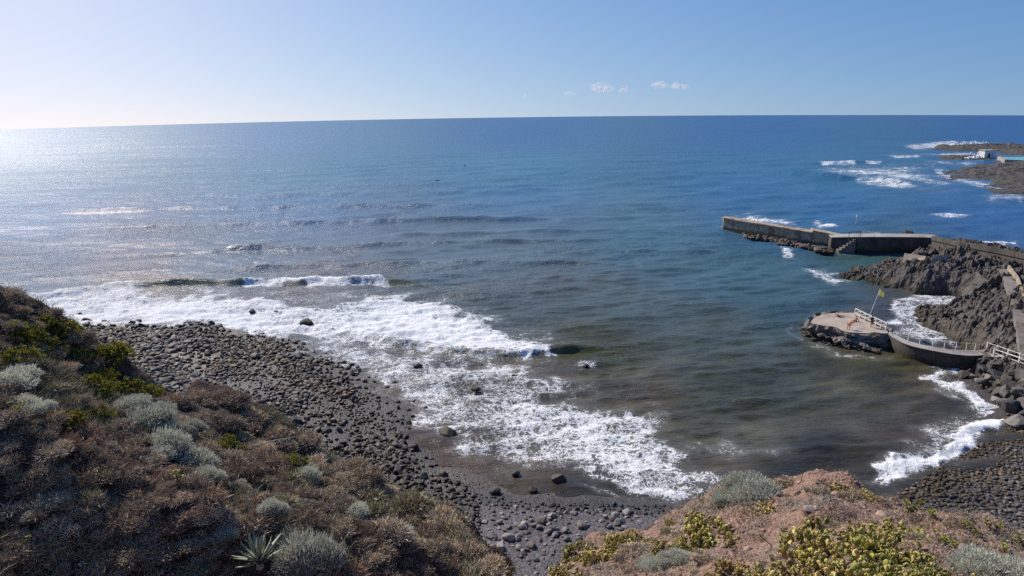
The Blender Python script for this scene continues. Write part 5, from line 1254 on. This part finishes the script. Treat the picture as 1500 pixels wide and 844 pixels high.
for i, (px, py, r_, lab) in enumerate(((1103, 716, 36, 'silver grey shrub on the crest of the hillock against the dark water'), (1075, 724, 22, 'smaller silver shrub beside the one on the hillock crest'), (1440, 826, 46, 'blue grey shrub in the lower right corner of the hillock'), (1485, 832, 40, 'blue grey shrub at the right edge of the hillock'), (1000, 815, 20, 'greyish shrub low on the red earth slope'), (955, 826, 26, 'grey shrub at the lower edge between the cactus clumps'))):
    put('silver_shrub', SIL[i % 4], px, py + r_ * .4, r_, lab, 'shrub', rz)
for i, (px, py, r_, lab) in enumerate(((1342, 798, 16, 'yellow rosette plant at the right edge of the cactus thicket'), (1378, 790, 15, 'yellow rosette plant second from the thicket'), (1398, 800, 16, 'yellow rosette plant beside the pale stone'), (1430, 778, 15, 'stalky yellow rosette plant above the blue grey shrub'), (1455, 772, 15, 'stalky yellow rosette plant on the far rim of the hillock'), (1472, 804, 16, 'pale yellow rosette plant right above the blue grey shrub'), (1488, 790, 17, 'yellow rosette plant at the right edge of the hillock'), (1335, 745, 18, 'bare stemmed yellow rosette plant on the rim by the cobble beach'), (1365, 752, 16, 'dry stemmed rosette plant right of the bare stemmed one'), (1410, 768, 12, 'small rosette plant on the rim under the cobble beach'))):
    put('rosette_plant', ROS[i % 3], px, py + r_ * .5, r_, lab, 'succulent', rz)
RH = [(812, 850), (845, 796), (890, 776), (960, 760), (1000, 738), (1060, 722), (1110, 710), (1180, 704), (1240, 708), (1290, 727), (1340, 742), (1400, 764), (1500, 790), (1500, 850)]
tk = []; tries = 0
while len(tk) < 135 and tries < 4000:
    tries += 1; px, py = r.uniform(815, 1500), r.uniform(700, 850)
    if sdf_poly(np.array([px]), np.array([py]), RH)[0] < 0: continue
    bare = ((px - 1130) / 75) ** 2 + ((py - 775) / 26) ** 2 < 1 or ((px - 1180) / 50) ** 2 + ((py - 740) / 12) ** 2 < 1
    if bare and r.random() < .9: continue
    rp_ = r.uniform(8, 20)
    if any((px - a) ** 2 + ((py - b) * 1.5) ** 2 < (.72 * (rp_ + c)) ** 2 for a, b, c in tk): continue
    p = ground_hit(px, py, rz)
    if p is None: continue
    tk.append((px, py, rp_)); s = rp_ * proj(p)[2][0] / F
    lab, grp = (('dry pinkish brown shrub on the right half of the cactus hillock', 'dry shrubs right on the hillock') if px > 1200 else ('dry grey brown shrub on the red earth side of the cactus hillock', 'dry shrubs on the red earth'))
    fl_ = r.uniform(.6, .9)
    if rp_ < 13: small_dry(p + [0, 0, -.15 * s], s, fl_)
    else: plant('dry_shrub', [DRY[r.integers(7)]], p + [0, 0, -.15 * s], s, lab, 'shrub', grp, flat=fl_)
a_ = Acc()
for p_, sc_2, fl_ in SMALL:
    q_ = DL[random.randrange(5)]; V0 = np.concatenate(q_.V); an = random.uniform(0, 6.28); c_, s_ = math.cos(an), math.sin(an)
    V1 = np.c_[V0[:, 0] * c_ - V0[:, 1] * s_, V0[:, 0] * s_ + V0[:, 1] * c_, V0[:, 2] * fl_] * sc_2 + p_
    n0 = a_.n; a_.V.append(V1); a_.T.append(np.concatenate(q_.T)); a_.n += len(V1)
    a_.F4 += [f + n0 for f in q_.F4]; a_.F3 += [f + n0 for f in q_.F3]
tag(link('dry_scrub', a_.mesh('dry_scrub', M_twig)), 'small dry scrub tufts scattered between the larger shrubs', kind='stuff')
print('dry objects', sum(o.name.startswith('dry_shrub') for o in bpy.data.objects), 'small', len(SMALL))
M_stone = mat_noise('field_stone', (.22, .17, .145), (.34, .28, .24), 3, .9, .5, .04)
for px, py, q, lab in ((1186, 748, .42, 'brown stone with a shaded side on the red earth near the crest'), (1196, 746, .35, 'brown stone right next to the shaded one near the crest'), (1412, 806, .55, 'pale flat stone beside the yellow rosette plants'), (1108, 768, .25, 'small dark stone on the bare red earth'), (1096, 772, .18, 'smallest dark stone on the bare red earth')):
    p = ground_hit(px, py, rz); me = mesh_np('stone', BV2[random.randrange(12)], if2, M_stone, smooth=True); tag(link('stone', me, loc=p + [0, 0, .06], rz=random.uniform(0, 6), sc=(q, q, q * .75)), lab, 'stone')
for px, py, lab, dx in ((1195, 703, 'tall thin dead stalk on the crest, leaning right', .9), (1173, 703, 'short dead stalk on the crest left of the tall leaning one', .15), (1420, 745, 'dead upright stalk on the rim before the cobble beach', .1), (1134, 796, 'dark bent dead twig on the bare red earth', -.7)):
    p = ground_hit(px, py + 3, rz)
    if p is None: continue
    m = BM(); q = np.array(p); h_ = .5 if dx < 0 else 1.0 + dx * .5
    for s_, t_, w_ in ((0, 1, .022), (.5, .9, .012), (.35, .7, .010)):
        aa = q + np.array([dx * s_, 0, h_ * s_]); bb = aa + np.array([dx * (t_ - s_) + random.uniform(-.2, .2) * (s_ > 0), .05, h_ * (t_ - s_)]); m.tube(aa - [0, 0, .1 * (s_ == 0)], bb, w_, w_ * .5, 5)
    tag(m.build('dead_stalk', M_deadwood if 'M_deadwood' in globals() else globals().setdefault('M_deadwood', mat_noise('dead_wood', (.13, .10, .08), (.24, .19, .15), 4, .9))), lab, 'stalk')

# --- ground cover: dry grass, litter and clods, which nobody could count
def cover(name, fn, xs, ys, n, cols, hmax, seed, label, bare=0.0):
    r = np.random.default_rng(seed); x = r.uniform(*xs, n); y = r.uniform(*ys, n)
    z = fn(x, y); px, py, w_ = proj(np.c_[x, y, z]); pn = fbm(x / 2.6, y / 2.6, 3, seed)
    ok = (px > -40) & (px < 1540) & (py < 870) & (w_ > 5) & (z > beach_z(x, y) + .3) & (pn + r.normal(0, .2, n) > bare)
    x, y, z, pn = x[ok], y[ok], z[ok], pn[ok]; n = len(x)
    d = unit(np.c_[r.normal(0, .6, n), r.normal(0, .6, n), r.uniform(.25, 1.1, n)])
    V, f = blades(np.c_[x, y, z - .02], d, r.uniform(.06, hmax, n) * (1 + .6 * pn), r.uniform(.016, .044, n), .3, .15, r)
    C = np.array(cols); ci = np.clip(((pn + 1) / 2 * len(C) + r.normal(0, .9, n)), 0, len(C) - 1).astype(int)
    col = C[ci] * r.uniform(.6, 1.35, (n, 1))
    tag(link(name, mesh_np(name, V, f, M_twig, tint=np.repeat(col, 4, 0))), label, kind='stuff')
cover('dry_grass', lz, (-62, 0), (8, 60), 420000, [(.22, .165, .115), (.30, .235, .155), (.24, .18, .125), (.40, .335, .25), (.30, .30, .11), (.33, .31, .21)], .50, 81, 'dry grass and plant litter between the shrubs of the left hillside')
cover('dry_grass', rz, (3, 47), (12, 42), 190000, [(.27, .20, .165), (.34, .27, .22), (.40, .33, .27), (.35, .31, .22)], .24, 82, 'dry litter and grass over the red earth of the hillock', -.02)
def clods(name, fn, xs, ys, n, c0, seed, label):
    r = np.random.default_rng(seed); x = r.uniform(*xs, n); y = r.uniform(*ys, n); z = fn(x, y); px, py, w_ = proj(np.c_[x, y, z])
    ok = (px > -40) & (px < 1540) & (py < 870) & (z > beach_z(x, y) + .2); x, y, z = x[ok], y[ok], z[ok]; a = Acc()
    for X_, Y_, Z_ in zip(x, y, z): a.add(BV1[r.integers(12)] * r.gamma(2.2, .045) * 1.2 + [X_, Y_, Z_], if1, np.array(c0) * r.uniform(.6, 1.4))
    tag(link(name, a.mesh(name, M_bstuff, True)), label, kind='stuff')
clods('gravel', rz, (3, 47), (12, 42), 3600, (.30, .20, .165), 83, 'loose clods and gravel on the red earth of the hillock')
clods('gravel', lz, (-62, 0), (8, 60), 2600, (.10, .065, .05), 84, 'loose clods and gravel on the left hillside')
